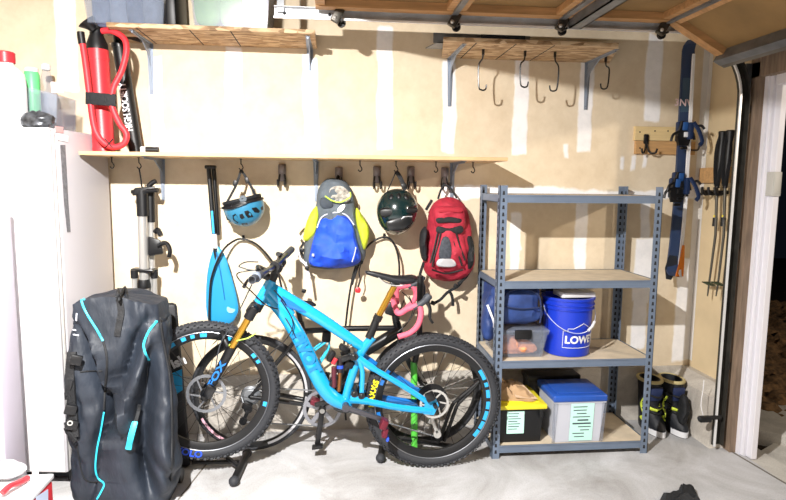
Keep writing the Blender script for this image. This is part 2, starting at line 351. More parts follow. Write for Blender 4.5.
# ------------------------------------------------------------------ lights
def plight(name, loc, e, r, col=(1, .965, .925)):
    d = bpy.data.lights.new(name, 'POINT'); d.energy = e; d.shadow_soft_size = r; d.color = col
    o = bpy.data.objects.new(name, d); COL.objects.link(o); o.location = loc; return o
LX = (-1.55, -2.15, 2.48)
d = bpy.data.lights.new('ceiling_lamp_light', 'AREA'); d.shape = 'DISK'; d.size = .07; d.energy = 305; d.color = (1, .97, .935)
o = bpy.data.objects.new('ceiling_lamp_light', d); COL.objects.link(o); o.location = LX; o.rotation_euler = (V((-1.75, -1.4, .1))-V(LX)).to_track_quat('-Z', 'Y').to_euler()
d = bpy.data.lights.new('rear_fill_light', 'AREA'); d.energy = 26; d.shape = 'RECTANGLE'; d.size = 2.2; d.size_y = .4; d.color = (1, .96, .93)  # added soft fill to lift the shadows, no actual tube
o = bpy.data.objects.new('rear_fill_light', d); COL.objects.link(o); o.location = (-1.6, -4.2, 2.3)
plight('outdoor_fill_light', (3.6, -2.6, 2.6), 260, .08, (1, .85, .68))  # added out-of-view lamp to brighten the mulch and concrete block
w = bpy.data.worlds.new('night'); SC.world = w; w.use_nodes = True; w.node_tree.nodes['Background'].inputs[0].default_value = (.01, .012, .018, 1); w.node_tree.nodes['Background'].inputs[1].default_value = .3
SC.view_settings.view_transform = 'Standard'; SC.view_settings.look = 'None'; SC.view_settings.exposure = 0; SC.view_settings.gamma = 1
SC.cycles.max_bounces = 8; SC.cycles.transparent_max_bounces = 16
try: SC.cycles.use_denoising = True
except Exception: pass
# ------------------------------------------------------------------ wall shelves
def bracket(par, x, ztop, leg, arm, w=.032):
    b = MB(); y = WALL-.001
    b.hexa([V((x-w*.3, y, ztop-leg)), V((x+w*.3, y, ztop-leg)), V((x+w*.3, y-.004, ztop-leg)), V((x-w*.3, y-.004, ztop-leg)), V((x-w/2, y, ztop)), V((x+w/2, y, ztop)), V((x+w/2, y-.004, ztop)), V((x-w/2, y-.004, ztop))])
    b.hexa([V((x-w*.3, y-arm, ztop-.004)), V((x+w*.3, y-arm, ztop-.004)), V((x+w/2, y, ztop-.004)), V((x-w/2, y, ztop-.004)), V((x-w*.3, y-arm, ztop)), V((x+w*.3, y-arm, ztop)), V((x+w/2, y, ztop)), V((x-w/2, y, ztop))])
    # pressed rib along the middle and the curved gusset in the corner
    b.beam((x, y-.004, ztop-leg*.96), (x, y-.006, ztop-.02), .009, .012, (0, 1, 0)); b.beam((x, y-arm*.95, ztop-.006), (x, y-.01, ztop-.008), .009, .012, (0, 0, 1))
    b.prism([V((x-.003, y-.004, ztop-leg*.55)), V((x-.003, y-.02, ztop-leg*.32)), V((x-.003, y-.05, ztop-.06)), V((x-.003, y-arm*.5, ztop-.006)), V((x-.003, y-.004, ztop-.006))], (.006, 0, 0))
    o = b.build('bracket', mat('bracket_steel', '#8d97a6', .4, .35), par)
    for dz in (leg*.93, leg*.12): MB().sph((x, y-.007, ztop-dz), (.006, .003, .006), nu=8, nv=5).build('screw', 'rackdark', o)
    return o
zb = 1.655
t = thing('wall_shelf', 'long pine board shelf across the wall above the hanging helmets and backpacks', 'shelf', (-1.05, WALL, zb))
x0, x1 = -2.16, P(508, 161, .08).x
MB().mm(x0, x1, .08, WALL, zb, zb+.02, .003).build('board', 'wood', t)
for px in (163, 316, 452): bracket(t, P(px, 185, WALL).x, zb, .24, .34)
# upper left strand board shelf
zu = 2.295
t = thing('upper_shelf', 'strand board shelf near the ceiling carrying the clear storage bins', 'shelf', (-1.6, WALL, zu))
MB().mm(P(106, 24, .12).x, P(315, 32, .12).x, .12, WALL, zu, zu+.022, .002).build('board', 'osb', t)
for px in (147, 197, 236): x = P(px, 40, .3).x; MB().mm(x-.003, x+.003, .13, WALL-.01, zu-.001, zu+.002).build('ink_line', 'rackdark', t)
for px in (151, 310): bracket(t, P(px, 70, WALL).x, zu, .28, .32, .036)
# upper right strand board shelf
zr = 2.268
t = thing('upper_shelf', 'strand board shelf below the garage door track with four black hooks', 'shelf', (.25, WALL, zr))
bm = MB(); bm.hexa([V((-.31, .06, zr)), V((.645, .06, zr)), V((.795, WALL, zr)), V((-.24, WALL, zr)), V((-.31, .06, zr+.022)), V((.645, .06, zr+.022)), V((.795, WALL, zr+.022)), V((-.24, WALL, zr+.022))], .002)
bm.build('board', 'osb', t)
for px in (467, 504, 540): x = P(px, 50, .3).x; MB().mm(x-.003, x+.003, .07, WALL-.01, zr-.001, zr+.002).build('ink_line', 'rackdark', t)
for px in (450, 587): bracket(t, P(px, 75, WALL).x, zr, .28, .38, .036)
t = MB(); t.hexa([V((-.32, .2, zr+.022)), V((.18, .2, zr+.022)), V((.2, .35, zr+.022)), V((-.36, .35, zr+.022)), V((-.32, .2, zr+.027)), V((.18, .2, zr+.027)), V((.2, .35, zr+.027)), V((-.36, .35, zr+.027))]); t.mm(-.34, .2, .2, .205, zr+.022, zr+.075)
o = t.build('angle_iron', 'galvd', None, smooth=0); tag(o, 'grey steel angle lying on the shelf with the four hooks', 'angle iron')
b = MB(); b.mm(-.08, .17, .192, .2, zr+.024, zr+.074); o = b.build('steel_strip', mat('dark_slate', '#39424f', .5), None, smooth=0); tag(o, 'dark slate strip on top of the shelf with the four hooks', 'strip')
# black S hooks
hk = []
lab = ['large black hook beside the first bracket of the upper shelf, farthest from the skis', 'large black hook under the upper shelf above the white mud strip, tip curling up', 'straight large black hook second from the skis under the upper shelf', 'large black hook at the upper shelf end beside its bracket, nearest the skis']
for i, (px, pt, pb) in enumerate(((481, 56, 90), (523, 53, 87), (557, 57, 91), (608, 55, 89))):
    p = P(px, pt, .22 if i < 3 else .3); x, y, z = p.x, p.y, zr
    L = P(px, pb, y).z; s = (1, 1, -1, -1)[i]
    pts = [(x+s*.012, y, z-.015), (x+s*.008, y, z-.05), (x-s*.012, y, (z+L)/2+.02), (x-s*.008, y, L+.02), (x+s*.008, y, L), (x+s*.03, y, L+.004), (x+s*.036, y, L+.03)]
    b = MB(); b.tube(cr(pts, 5), .0045, 8); b.cyl((x+s*.012, y, z), (x+s*.012, y, z-.03), .008, 8)
    o = b.build('hook', 'blackm', origin=(x, y, z)); tag(o, lab[i], 'hook', 'large hooks under the upper shelf')
# small screw hooks under the wall shelf
lab = {112: 'small black cup hook under the wall shelf beside the freezer', 139: 'black cup hook holding the silver bike repair stand', 241: 'black cup hook carrying the blue helmet strap', 360: 'small black hook under the shelf between the blue backpack and dark helmet', 436: 'small black hook under the shelf between the dark helmet and the red backpack', 473: 'small black hook under the shelf past the red backpack', 396: 'black hook carrying the dark helmet strap'}
HOOK = {}
for px in lab:
    y = .30; x = P(px, 165, y).x; z = zb; b = MB()
    b.cyl((x, y, z), (x, y, z-.03), .0035, 8); b.tube(cr([(x, y, z-.028), (x+.006, y, z-.036), (x+.011, y, z-.05), (x, y, z-.062), (x-.011, y, z-.052)], 5), .0032, 7)
    b.cyl((x, y, z), (x, y, z-.003), .008, 10)
    o = b.build('cup_hook', 'blackm', origin=(x, y, z)); tag(o, lab[px], 'hook', 'small cup hooks under the wall shelf'); HOOK[px] = V((x, y, z-.06))
# double wall hooks with grey bodies
lab = {282: 'black double utility hook with nothing on it, beside the blue helmet strap', 339: 'black double utility hook carrying the blue and yellow backpack', 377: 'black double utility hook between the blue backpack and the dark helmet', 411: 'black double utility hook between the dark helmet and the red backpack', 445: 'black double utility hook carrying the red backpack'}
for px, py in ((282, 176), (339, 179), (377, 178), (411, 178), (445, 179)):
    p = P(px, py, WALL-.02); x, z = p.x, p.z
    t = thing('utility_hook', lab[px], 'hook', (x, WALL, z-.06), 'double utility hooks on the wall')
    b = MB(); b.box((x, WALL-.008, z+.02), (.046, .014, .1), None, .008); b.sph((x, WALL-.02, z+.04), (.02, .012, .03), nu=12, nv=8); b.build('back_plate', mat('hook_grey', '#8b8486', .35, .3), t)
    for s in (-1, 1):
        b = MB(); b.tube(cr([(x+s*.013, WALL-.012, z+.01), (x+s*.02, WALL-.02, z-.035), (x+s*.02, WALL-.045, z-.062), (x+s*.02, WALL-.075, z-.05), (x+s*.02, WALL-.082, z-.02)], 5), [.006]*21, 8); b.build('prong', 'blackm', t)
# two tiny hooks that hold the cable loops
for px, py, l in ((243, 238, 'tiny wall hook holding the cable loop behind the handlebar'), (384.5, 236, 'tiny wall hook holding the cable loop above the bicycle saddle')):
    p = P(px, py, WALL-.02); b = MB(); b.box((p.x, WALL-.004, p.z), (.014, .008, .03)); b.tube([(p.x, WALL-.004, p.z-.01), (p.x, WALL-.03, p.z-.012), (p.x, WALL-.04, p.z-.008), (p.x, WALL-.042, p.z+.008)], .003, 6)
    o = b.build('cable_hook', 'blackm', origin=(p.x, WALL, p.z)); tag(o, l, 'hook', 'tiny cable hooks')
# ------------------------------------------------------------------ steel storage rack
W, D, H = .914, .43, 1.524
t = thing('storage_rack', 'blue grey steel storage rack with perforated corner posts and four board shelves', 'shelving unit', (W/2, D/2, 0))
def post(cx, cy, sx, sy):
    b = MB(); w = .042; th = .003
    b.mm(cx, cx+sx*w, cy, cy+sy*th, 0, H); b.mm(cx, cx+sx*th, cy, cy+sy*w, 0, H)
    o = b.build('post', 'rack', t, smooth=0); s = MB(); z = .03
    while z < H-.02:
        for fx, fy in ((.5, None), (None, .5)):
            if fx: s.prism([V((cx+sx*w*.5-.007, cy-sy*.0008, z)), V((cx+sx*w*.5+.007, cy-sy*.0008, z)), V((cx+sx*w*.5+.0045, cy-sy*.0008, z+.02)), V((cx+sx*w*.5-.0045, cy-sy*.0008, z+.02))], (0, sy*.0004, 0)); s.prism([V((cx+sx*w*.5-.007, cy+sy*(th+.0008), z)), V((cx+sx*w*.5+.007, cy+sy*(th+.0008), z)), V((cx+sx*w*.5+.0045, cy+sy*(th+.0008), z+.02)), V((cx+sx*w*.5-.0045, cy+sy*(th+.0008), z+.02))], (0, -sy*.0004, 0))
            else:
                for xx in (cx-sx*.0008, cx+sx*(th+.0008)): s.prism([V((xx, cy+sy*w*.5-.007, z)), V((xx, cy+sy*w*.5+.007, z)), V((xx, cy+sy*w*.5+.0045, z+.02)), V((xx, cy+sy*w*.5-.0045, z+.02))], (sx*.0003, 0, 0))
        z += .038
    s.build('slot_pattern', 'rackdark', o, smooth=0)
    return o
for cx, cy, sx, sy in ((0, 0, 1, 1), (W, 0, -1, 1), (0, D, 1, -1), (W, D, -1, -1)): post(cx, cy, sx, sy)
for zt in (1.475, 1.008, .562, .075):
    b = MB(); b.mm(.004, W-.004, .006, D-.006, zt-.012, zt-.002); b.build('shelf_board', 'board', t, smooth=0)
    for nm, (ax, ay, bx, by) in (('beam', (.004, .0035, W-.004, .0035)), ('beam', (.004, D-.0035, W-.004, D-.0035)), ('side_beam', (.0035, .004, .0035, D-.004)), ('side_beam', (W-.0035, .004, W-.0035, D-.004))):
        b = MB(); hv = .042
        if ay == by:
            s = 1 if ay < .1 else -1; y = ay
            b.mm(ax, bx, y, y+s*.003, zt-hv, zt); b.mm(ax, bx, y, y+s*.02, zt-hv, zt-hv+.003); b.mm(ax, bx, y-s*.004, y+s*.003, zt-.007, zt); b.mm(ax, bx, y-s*.003, y+s*.003, zt-hv, zt-hv+.006)
        else:
            s = 1 if ax < .1 else -1; x = ax
            b.mm(x, x+s*.003, ay, by, zt-hv, zt); b.mm(x, x+s*.02, ay, by, zt-hv, zt-hv+.003); b.mm(x-s*.004, x+s*.003, ay, by, zt-.007, zt)
        b.build(nm, 'rack', t, smooth=0)
Z3, Z4 = .562, .075
# blue bucket
def bucket(name, label, x, y, z, m, r0, r1, h, txt=False, handle=True):
    t = thing(name, label, 'bucket', (x, y, z))
    b = MB(); b.lathe([(r0-.004, 0), (r0, .004), (r1-.003, h*.80), (r1+.007, h*.80), (r1+.007, h*.815), (r1, h*.82), (r1+.001, h*.87), (r1+.009, h*.87), (r1+.009, h*.885), (r1+.002, h*.89), (r1+.003, h*.95), (r1+.010, h*.955), (r1+.011, h), (r1-.004, h), (r1-.006, h*.94), (r0-.008, .01)], (x, y, z), (0, 0, 1), 40, True)
    o = b.build('pail', m, t, smooth=30)
    if handle:
        pts = [(x-r1-.006, y, z+h*.84)]
        for k in range(1, 14):
            a = PI*k/14; pts.append((x-math.cos(a)*(r1+.012), y-math.sin(a)*(r1+.02), z+h*.84-math.sin(a)*h*.40))
        pts.append((x+r1+.006, y, z+h*.84)); b = MB(); b.tube(cr(pts, 3), .0022, 6); bl = b.build('bail', mat('bail_wire', '#c7cfe2', .35, .4), t)
        b = MB(); b.tube([V(q) for q in pts[9:12]], .008, 10); b.build('grip', 'white', bl)
    def rad(zz): return r0+(r1-r0)*zz/(h*.8)+.0012
    if txt:
        ac = math.radians(-72)
        def bend(c):
            zz = h*.30+c.y; rr = rad(zz)+max(0, c.z); a = ac+c.x/rr; return V((x+math.cos(a)*rr, y+math.sin(a)*rr, z+zz))
        text_bm("LOWE'S", .06, None, .0006, bend, sx=1.0, bold=.0022).build('lettering', 'white', t, smooth=0)
        ol = [(-.115, -.045), (.125, -.045), (.125, .052), (.075, .052), (.0, .095), (-.06, .066), (-.09, .066), (-.09, .052), (-.115, .052)]; pts = []
        for i in range(len(ol)):
            a, c = V(ol[i]), V(ol[(i+1) % len(ol)])
            for k in range(8): q = a+(c-a)*k/8; pts.append(bend(V((q.x, q.y, .0))))
        b = MB(); b.tube(pts, .0018, 5, closed=True); b.build('logo_outline', 'white', t, smooth=0)
    return t
yb = .17
xb = (P(543, 330, yb).x+P(593, 330, yb).x)/2-.008; hb = P(570, 290, yb-.0).z-Z3+.012
bucket('bucket', 'blue plastic bucket with white shop lettering on the rack shelf', xb, yb, Z3, 'bucket', .128, .140, .335, True)
bucket('bucket', 'dark blue bucket standing behind the lettered blue bucket', xb-.03, .36, Z3, 'bucketdk',   .05, .055, .365, False, False)
b = MB(); b.box((xb+.02, yb-.03, Z3+.351), (.2, .13, .03), (0, 0, .06), .004); o = b.build('flat_box', 'white'); tag(o, 'flat white box lying on top of the lettered blue bucket', 'box')
# clear bin with orange contents, duffel bag on it
xa0, xa1 = P(495, 350, .05).x+.03, P(545, 350, .05).x
xa0 = .02; xa1 = .312
t = thing('storage_bin', 'small clear bin with orange contents and black latch under the navy bag', 'storage bin', ((xa0+xa1)/2, .2, Z3))
def bin_shell(par, x0, x1, y0, y1, z0, z1, m, ins=.02, th=.003, name='tub'):
    b = MB()
    def rg(i, z, e=0): return [V((x0+i+e, y0+i+e, z)), V((x1-i-e, y0+i+e, z)), V((x1-i-e, y1-i-e, z)), V((x0+i+e, y1-i-e, z))]
    b.loft([rg(ins, z0+.004, th), rg(.002, z1, th), rg(-.006, z1), rg(-.006, z1-.014), rg(0, z1-.014), rg(ins, z0)]); return b.build(name, m, par, smooth=0)
bin_shell(t, xa0, xa1, .05, .37, Z3, Z3+.15, 'clear')
b = MB(); b.mm(xa0-.01, xa1+.01, .04, .38, Z3+.148, Z3+.162, .004); b.build('lid', 'milk', t)
xm = xa0+.15
b = MB(); b.mm(xm-.05, xm+.045, .03, .044, Z3+.112, Z3+.165, .004); b.build('latch', 'black', t)
b = MB(); b.pillow([V((xa0+.03, .1, Z3+.02)), V((xa1-.06, .1, Z3+.02)), V((xa1-.06, .1, Z3+.07)), V(((xa0+xa1)/2-.03, .1, Z3+.11)), V((xa0+.035, .1, Z3+.08))], .03, .15, wr=.02, ws=25)
o = b.build('folded_cloth', 'orangef'); tag(o, 'pale orange cloth bundle inside the clear bin on the rack', 'cloth')
def softbox(x0, x1, y0, y1, z0, z1, wr=.012, ws=9, seed=0, e=.32, taper=.06, nu=40, nv=16, lean=0):
    b = MB(); rings = []; cx, cy = (x0+x1)/2, (y0+y1)/2; hx, hy = (x1-x0)/2, (y1-y0)/2
    for j in range(nv+1):
        v = j/nv; zz = z0+(z1-z0)*v; kk = min(1, (1-abs(2*v-1)**5)**.3+.0); kk = max(kk, .55); kk *= (1-taper*v); ring = []
        for i in range(nu):
            a = 2*PI*i/nu; c, s = math.cos(a), math.sin(a); px = abs(c)**e*(1 if c > 0 else -1)*hx*kk; py = abs(s)**e*(1 if s > 0 else -1)*hy*kk
            q = V((cx+px+lean*v, cy+py, zz)); d = wr*noise.noise(q*ws+V((seed, seed, 0)))*1.6+wr*.5*noise.noise(q*ws*2.7+V((0, seed, 3)))
            q += V((px, py, 0)).normalized()*d + V((0, 0, d*.6 if 0 < v else 0)); ring.append(q)
        rings.append(ring)
    b.loft(rings); return b
t = thing('duffel_bag', 'navy blue duffel bag resting on the small clear bin', 'bag', (.2, .2, Z3+.163))
softbox(-.004, .292, .055, .37, Z3+.178, Z3+.425, .022, 11, 3, e=.38, taper=.1).build('body', 'navyf', t)
b = MB(); b.tube(cr([(.05, .047, Z3+.20), (.047, .046, Z3+.30), (.07, .05, Z3+.37), (.16, .05, Z3+.395), (.25, .052, Z3+.36), (.27, .05, Z3+.26), (.265, .05, Z3+.2)], 6), .005, 6); b.build('piping', mat('navy_dark', '#182850', .7), t)
b = MB(); b.tube(cr([(.05, .044, Z3+.30), (.15, .04, Z3+.285), (.265, .046, Z3+.29)], 6), .004, 6); b.build('zipper', MATS['navy_dark'], t)
b = MB(); b.pillow([V((-.035, .14, Z3+.1)), V((.02, .14, Z3+.09)), V((.035, .14, Z3+.22)), V((.03, .14, Z3+.36)), V((-.01, .14, Z3+.33)), V((-.04, .14, Z3+.22))], .05, .08, wr=.015, ws=20); b.build('end_pocket', 'navyf', t)
b = MB(); b.tube(cr([(-.03, .08, Z3+.3), (-.01, .07, Z3+.25), (.01, .075, Z3+.2), (.015, .09, Z3+.17)], 5), .007, 6, flat=.4); b.build('strap', 'white', t)
# black and yellow tote with kraft paper on it
x0, x1 = .012, .305
t = thing('storage_tote', 'black storage tote with yellow lid and paper label on the bottom shelf', 'storage bin', ((x0+x1)/2, .2, Z4))
x0 = .035
b = MB(); 
def rr(i, z): return [V((x0+i, .03+i, z)), V((x1-i, .03+i, z)), V((x1-i, .33-i, z)), V((x0+i, .33-i, z))]
b.loft([rr(.014, Z4), rr(.004, Z4+.19), rr(-.004, Z4+.19), rr(-.004, Z4+.205)]); b.build('tub', 'black', t, smooth=0)
b = MB(); b.mm(x0-.022, x1+.012, .012, .345, Z4+.2, Z4+.228, .008); b.mm(x0+.01, x1-.02, .05, .31, Z4+.226, Z4+.236, .004); b.build('lid', 'yellow', t)
for q in (x0+.015, x1-.02): MB().mm(q-.012, q+.012, .016, .03, Z4+.15, Z4+.2, .003).build('rib', 'black', t)
b = MB(); b.mm(x0+.055, x0+.155, .0325, .034, Z4+.055, Z4+.185); lb = b.build('paper_label', 'paper', t, smooth=0)
b = MB()
for k in range(7): b.mm(x0+.063, x0+.063+random.uniform(.05, .085), .0315, .0325, Z4+.17-k*.015, Z4+.174-k*.015)
b.build('lettering', 'ink', lb, smooth=0)
b = MB(); b.pillow([V((.0, .1, Z4+.237)), V((.13, .06, Z4+.237)), V((.26, .05, Z4+.237)), V((.24, .2, Z4+.237)), V((.2, .3, Z4+.237)), V((.02, .3, Z4+.237))], .06, 0, k=6, wr=.04, ws=22, seed=5, dirv=(0, 0, 1)); 
t = b.build('paper_bag', 'kraft'); tag(t, 'crumpled brown paper bag lying on the yellow tote lid', 'paper bag')
b = MB(); b.hexa([V((.14, .045, Z4+.262)), V((.265, .04, Z4+.25)), V((.22, .2, Z4+.29)), V((.15, .22, Z4+.3)), V((.14, .045, Z4+.265)), V((.265, .04, Z4+.253)), V((.22, .2, Z4+.294)), V((.15, .22, Z4+.304))]); b.build('flap', 'kraftl', t, smooth=0)
# clear tote with blue lid
x0, x1 = P(553, 420, .0).x, P(604, 420, .0).x
x0 += .008
t = thing('storage_tote', 'clear storage tote with blue lid and mint paper list on the bottom shelf', 'storage bin', ((x0+x1)/2, .14, Z4))
bin_shell(t, x0, x1, .0, .26, Z4, Z4+.25, 'clear2', .016)
b = MB(); b.mm(x0-.012, x1+.012, -.014, .275, Z4+.245, Z4+.285, .01, 3); b.mm(x0+.02, x1-.02, .02, .24, Z4+.284, Z4+.292, .004); b.build('lid', 'lidblue', t)
for q in (x0+.004, x1-.004):
    b = MB(); b.hexa([V((q-.008, .012, Z4)), V((q+.008, .012, Z4)), V((q+.008, .02, Z4)), V((q-.008, .02, Z4)), V((q-.012, -.008, Z4+.24)), V((q+.012, -.008, Z4+.24)), V((q+.012, .004, Z4+.24)), V((q-.012, .004, Z4+.24))]); b.build('corner_rib', 'clear', t, smooth=0)
lx = x0+.095
b = MB(); b.hexa([V((lx, .012, Z4+.01)), V((lx+.135, .012, Z4+.01)), V((lx+.135, .0135, Z4+.01)), V((lx, .0135, Z4+.01)), V((lx, -.004, Z4+.235)), V((lx+.135, -.004, Z4+.235)), V((lx+.135, -.0025, Z4+.235)), V((lx, -.0025, Z4+.235))]); lb = b.build('paper_list', 'paper', t, smooth=0)
b = MB()
for k in range(10):
    zz = .215-k*.02; yy = .012-(zz-.01)/.225*.016; w = random.uniform(.05, .11); a = lx+.012+random.uniform(0, .11-w+.0); b.box((a+w/2, yy-.001, Z4+zz), (w, .001, .0045 if k not in (4, 5) else .008))
b.build('lettering', 'ink', lb, smooth=0)
b = MB(); b.pillow([V((x0+.03, .1, Z4+.02)), V((x1-.03, .1, Z4+.02)), V((x1-.04, .1, Z4+.19)), V((x0+.05, .1, Z4+.2))], .03, .1, wr=.04, ws=16); o = b.build('bundle', mat('grey_bundle', '#a09a90', .7, var=.5, scale=14)); tag(o, 'grey wrapped bundle inside the blue lidded clear tote', 'bundle')
xk0, xk1 = x0-.05, x1-.03
t = thing('storage_tote', 'black lidded tote at the back behind the blue lidded tote', 'storage bin', ((xk0+xk1)/2, .35, Z4))
b = MB(); b.hexa([V((xk0+.01, .305, Z4)), V((xk1-.01, .305, Z4)), V((xk1-.01, .415, Z4)), V((xk0+.01, .415, Z4)), V((xk0, .3, Z4+.27)), V((xk1, .3, Z4+.27)), V((xk1, .418, Z4+.27)), V((xk0, .418, Z4+.27))], .006); b.build('tub', 'black', t)
MB().mm(xk0-.012, xk1+.012, .288, .424, Z4+.268, Z4+.3, .008).build('lid', 'black', t)
# ------------------------------------------------------------------ garage door overhead and its track
dz = 2.375
t = thing('garage_door', 'brown panelled garage door rolled open overhead', 'garage door', (0, -2.5, dz))
sx = [-.97, -.275, .285, .852]
Y0, Y1 = -.03, -4.9
for a, c in zip(sx, sx[1:]):
    o = MB().mm(a+.003, c-.003, Y1, Y0, dz+.04, dz+.05).build('panel', 'door', t, smooth=0)
    MB().mm(a+.003, c-.003, Y0-.06, Y0, dz, dz+.04, .002).build('stile', 'doorw', o, smooth=0)
    MB().mm(a+.003, a+.05, Y1, Y0-.06, dz+.005, dz+.04, .002).build('rail', 'doorw', o, smooth=0); MB().mm(c-.05, c-.003, Y1, Y0-.06, dz+.005, dz+.04, .002).build('rail', 'doorw', o, smooth=0)
# section coming down the curve
A, B2 = V((.855, 0, dz)), V((1.165, 0, 2.205)); dd = (B2-A).normalized(); nn = V((-dd.z, 0, dd.x))
def sec(b, s0, s1, y0, y1, h0, h1):
    L = (B2-A).length; p0, p1 = A+dd*s0*L, A+dd*s1*L
    q = [p0+nn*h0, p1+nn*h0, p1+nn*h1, p0+nn*h1]; return b.prism([V((w.x, y0, w.z)) for w in q], (0, y1-y0, 0))
o = sec(MB(), 0, 1, Y1, Y0, .035, .05).build('panel', 'door', t, smooth=0)
sec(MB(), 0, 1, Y0-.06, Y0, 0, .036).build('stile', 'doorw', o, smooth=0); sec(MB(), 0, .12, Y1, Y0-.06, .005, .036).build('rail', 'doorw', o, smooth=0)
o = sec(MB(), .93, 1.06, Y1, Y0-.0, -.03, .05).build('bottom_rail', 'galvd', t, smooth=0); sec(MB(), 1.06, 1.13, Y1, Y0, -.028, .02).build('weather_seal', mat('seal_grey', '#6a6660', .8, var=.3, scale=10), o, smooth=0)
for x, w, z0 in ((-.275, .03, -.008), (.285, .03, -.008), (.852, .025, -.008)): MB().mm(x-w/2, x+w/2, Y1, Y0-.0, dz+z0, dz+.012, .002).build('hinge_strap', 'galvd', t, smooth=0)
b = MB(); b.mm(.325, .332, Y1, Y0, dz-.045, dz+.02); b.mm(.325, .39, Y1, Y0, dz-.045, dz-.04); b.mm(.383, .39, Y1, Y0, dz-.045, dz+.02); b.build('stiffener', 'galvd', t, smooth=0)
for x, z in ((-.86, dz), (-.275, dz), (.285, dz), (.83, dz)):
    o = MB().box((x, Y0-.012, z-.025), (.045, .03, .075), (0, .5, 0), .006).build('roller_hinge', mat('dark_steel', '#4a4742', .4, .7), t)
    b = MB(); b.cyl((x+.02, Y0-.03, z-.05), (x+.02, .02, z-.05), .006, 8); b.cyl((x+.02, -.004, z-.05), (x+.02, .012, z-.05), .022, 14); b.build('roller', 'black', o)
    MB().sph((x-.014, Y0-.03, z-.04), .01, nu=8, nv=6).build('bolt', 'steel', o)
# track
zt0, zt1 = P(350, 20, .0).z, P(350, 9, .0).z; zc = (zt0+zt1)/2; hh = (zt1-zt0)/2
R0 = .36; xv = 1.315+.03; path = [(P(274, 12, 0).x, zc), (xv-R0, zc)]
for k in range(1, 13): a = PI/2*k/12; path.append((xv-R0+R0*math.sin(a), zc-R0+R0*math.cos(a)))
path.append((xv, .03))
def sweep(b, prof, path):                       # prof: closed list of (n, y); n across the path, positive away from the curve's centre
    rings = []
    for i, (x, z) in enumerate(path):
        a = V((path[max(i-1, 0)][0], 0, path[max(i-1, 0)][1])); c = V((path[min(i+1, len(path)-1)][0], 0, path[min(i+1, len(path)-1)][1])); d = (c-a).normalized(); n = V((-d.z, 0, d.x))
        rings.append([V((x, y, z))+n*k for k, y in prof])
    return b.loft(rings)
t = thing('door_track', 'galvanized garage door track curving from overhead down to the floor', 'door track', (xv, 0, 0))
h = hh; g = .0025
prof = [(-h, -.012), (-h+g, -.012), (-h+g, .022-g), (h-g, .022-g), (h-g, -.012), (h, -.012), (h, .022), (-h, .022)]
b = MB(); sweep(b, prof, path[:2]); b.build('horizontal_rail', 'galv', t, smooth=0)
b = MB(); sweep(b, prof, path[1:]); b.build('curved_rail', mat('shaded_rail', '#3f3d38', .6, .4, var=.4, scale=14), t, smooth=0)  # same track metal, darkened to paint in the shade of the channel
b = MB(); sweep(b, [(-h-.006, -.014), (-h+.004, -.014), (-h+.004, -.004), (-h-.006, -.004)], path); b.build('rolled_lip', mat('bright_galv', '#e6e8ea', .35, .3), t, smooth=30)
for z in (.5, 1.2, 1.95): 
    o = MB().mm(xv-.005, 1.41, .022, .03, z-.02, z+.02).build('bracket', 'galvd', t, smooth=0)
MB().mm(xv+.02, 1.40, .03, .09, 1.98, 2.2, .002).build('flag_bracket', 'galvd', t, smooth=0)
for x in (-1.1, -1.0): MB().sph((P(274, 12, 0).x+.05 if x < -1.05 else -.9, .022-g-.003, zc), (.008, .005, .008), nu=8, nv=5).build('bolt', 'rackdark', t)
MB().mm(P(280, 5, 0).x-.015, P(280, 5, 0).x+.02, .0, .006, zc, 2.8).build('hanger', 'galvd', t, smooth=0)
t = thing('safety_sensor', 'small black safety sensor on a bracket low on the door track', 'sensor', (1.30, 0, .12))
p = P(705, 419, -.03); MB().box((p.x, -.03, p.z), (.07, .03, .035), None, .006).build('housing', 'black', t); MB().cyl((p.x-.04, -.03, p.z+.004), (p.x-.03, -.03, p.z+.004), .012, 12).build('lens', 'rubber', t); MB().mm(p.x, xv, -.016, -.010, p.z-.012, p.z+.012).build('bracket', 'blackm', t, smooth=0)
p0 = V((p.x, -.02, p.z)); b = MB(); b.tube(cr([p0, P(701, 405, 0), P(703, 390, .02), P(704, 380, .03)], 5), .002, 5); b.build('wire', 'white', t)
t = thing('switch_box', 'small grey box on the white door trim', 'box', PX(769, 184, 1.49)); p = PX(769, 184, 1.49)
MB().box((1.48, -.098, p.z), (.05, .055, .13), None, .004).build('body', mat('box_grey', '#b9b8b2', .5), t); MB().box((1.478, -.127, p.z), (.036, .004, .11), None, .002).build('cover', MATS['box_grey'], t)
# ------------------------------------------------------------------ freezer and what stands on it
zf = 1.772
t = thing('upright_freezer', 'tall white upright freezer beside the back wall', 'freezer', (-2.135, .42, 0))
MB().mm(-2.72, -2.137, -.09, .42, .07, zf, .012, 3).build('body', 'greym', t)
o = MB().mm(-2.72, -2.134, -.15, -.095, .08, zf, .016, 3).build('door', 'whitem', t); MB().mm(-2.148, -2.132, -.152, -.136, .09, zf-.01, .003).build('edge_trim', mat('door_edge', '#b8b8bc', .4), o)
MB().mm(-2.70, -2.15, -.06, .40, .02, .07).build('plinth', 'rackdark', t, smooth=0)
for x in (-2.17, -2.68): MB().cyl((x, -.05, 0), (x, -.05, .07), .02, 10).build('foot', 'black', t)
t.rotation_euler.z = math.radians(-6)
def side(px, py, off=.0015):             # a point on the freezer's turned side wall, in the freezer's own unturned frame
    A = V((-2.135, .42, 0)); R = Matrix.Rotation(math.radians(-6), 3, 'Z'); n = R @ V((1, 0, 0)); d = _ray(px, py); w = A+n*(-.002+off); q = CAM+d*((w-CAM).dot(n)/d.dot(n)); return A+R.inverted() @ (q-A)
def sticker(nm, pts, m_, dx=.001): cc = [side(*q) for q in pts]; return MB().prism(cc, (dx, 0, 0)).build(nm, m_, t, smooth=0)
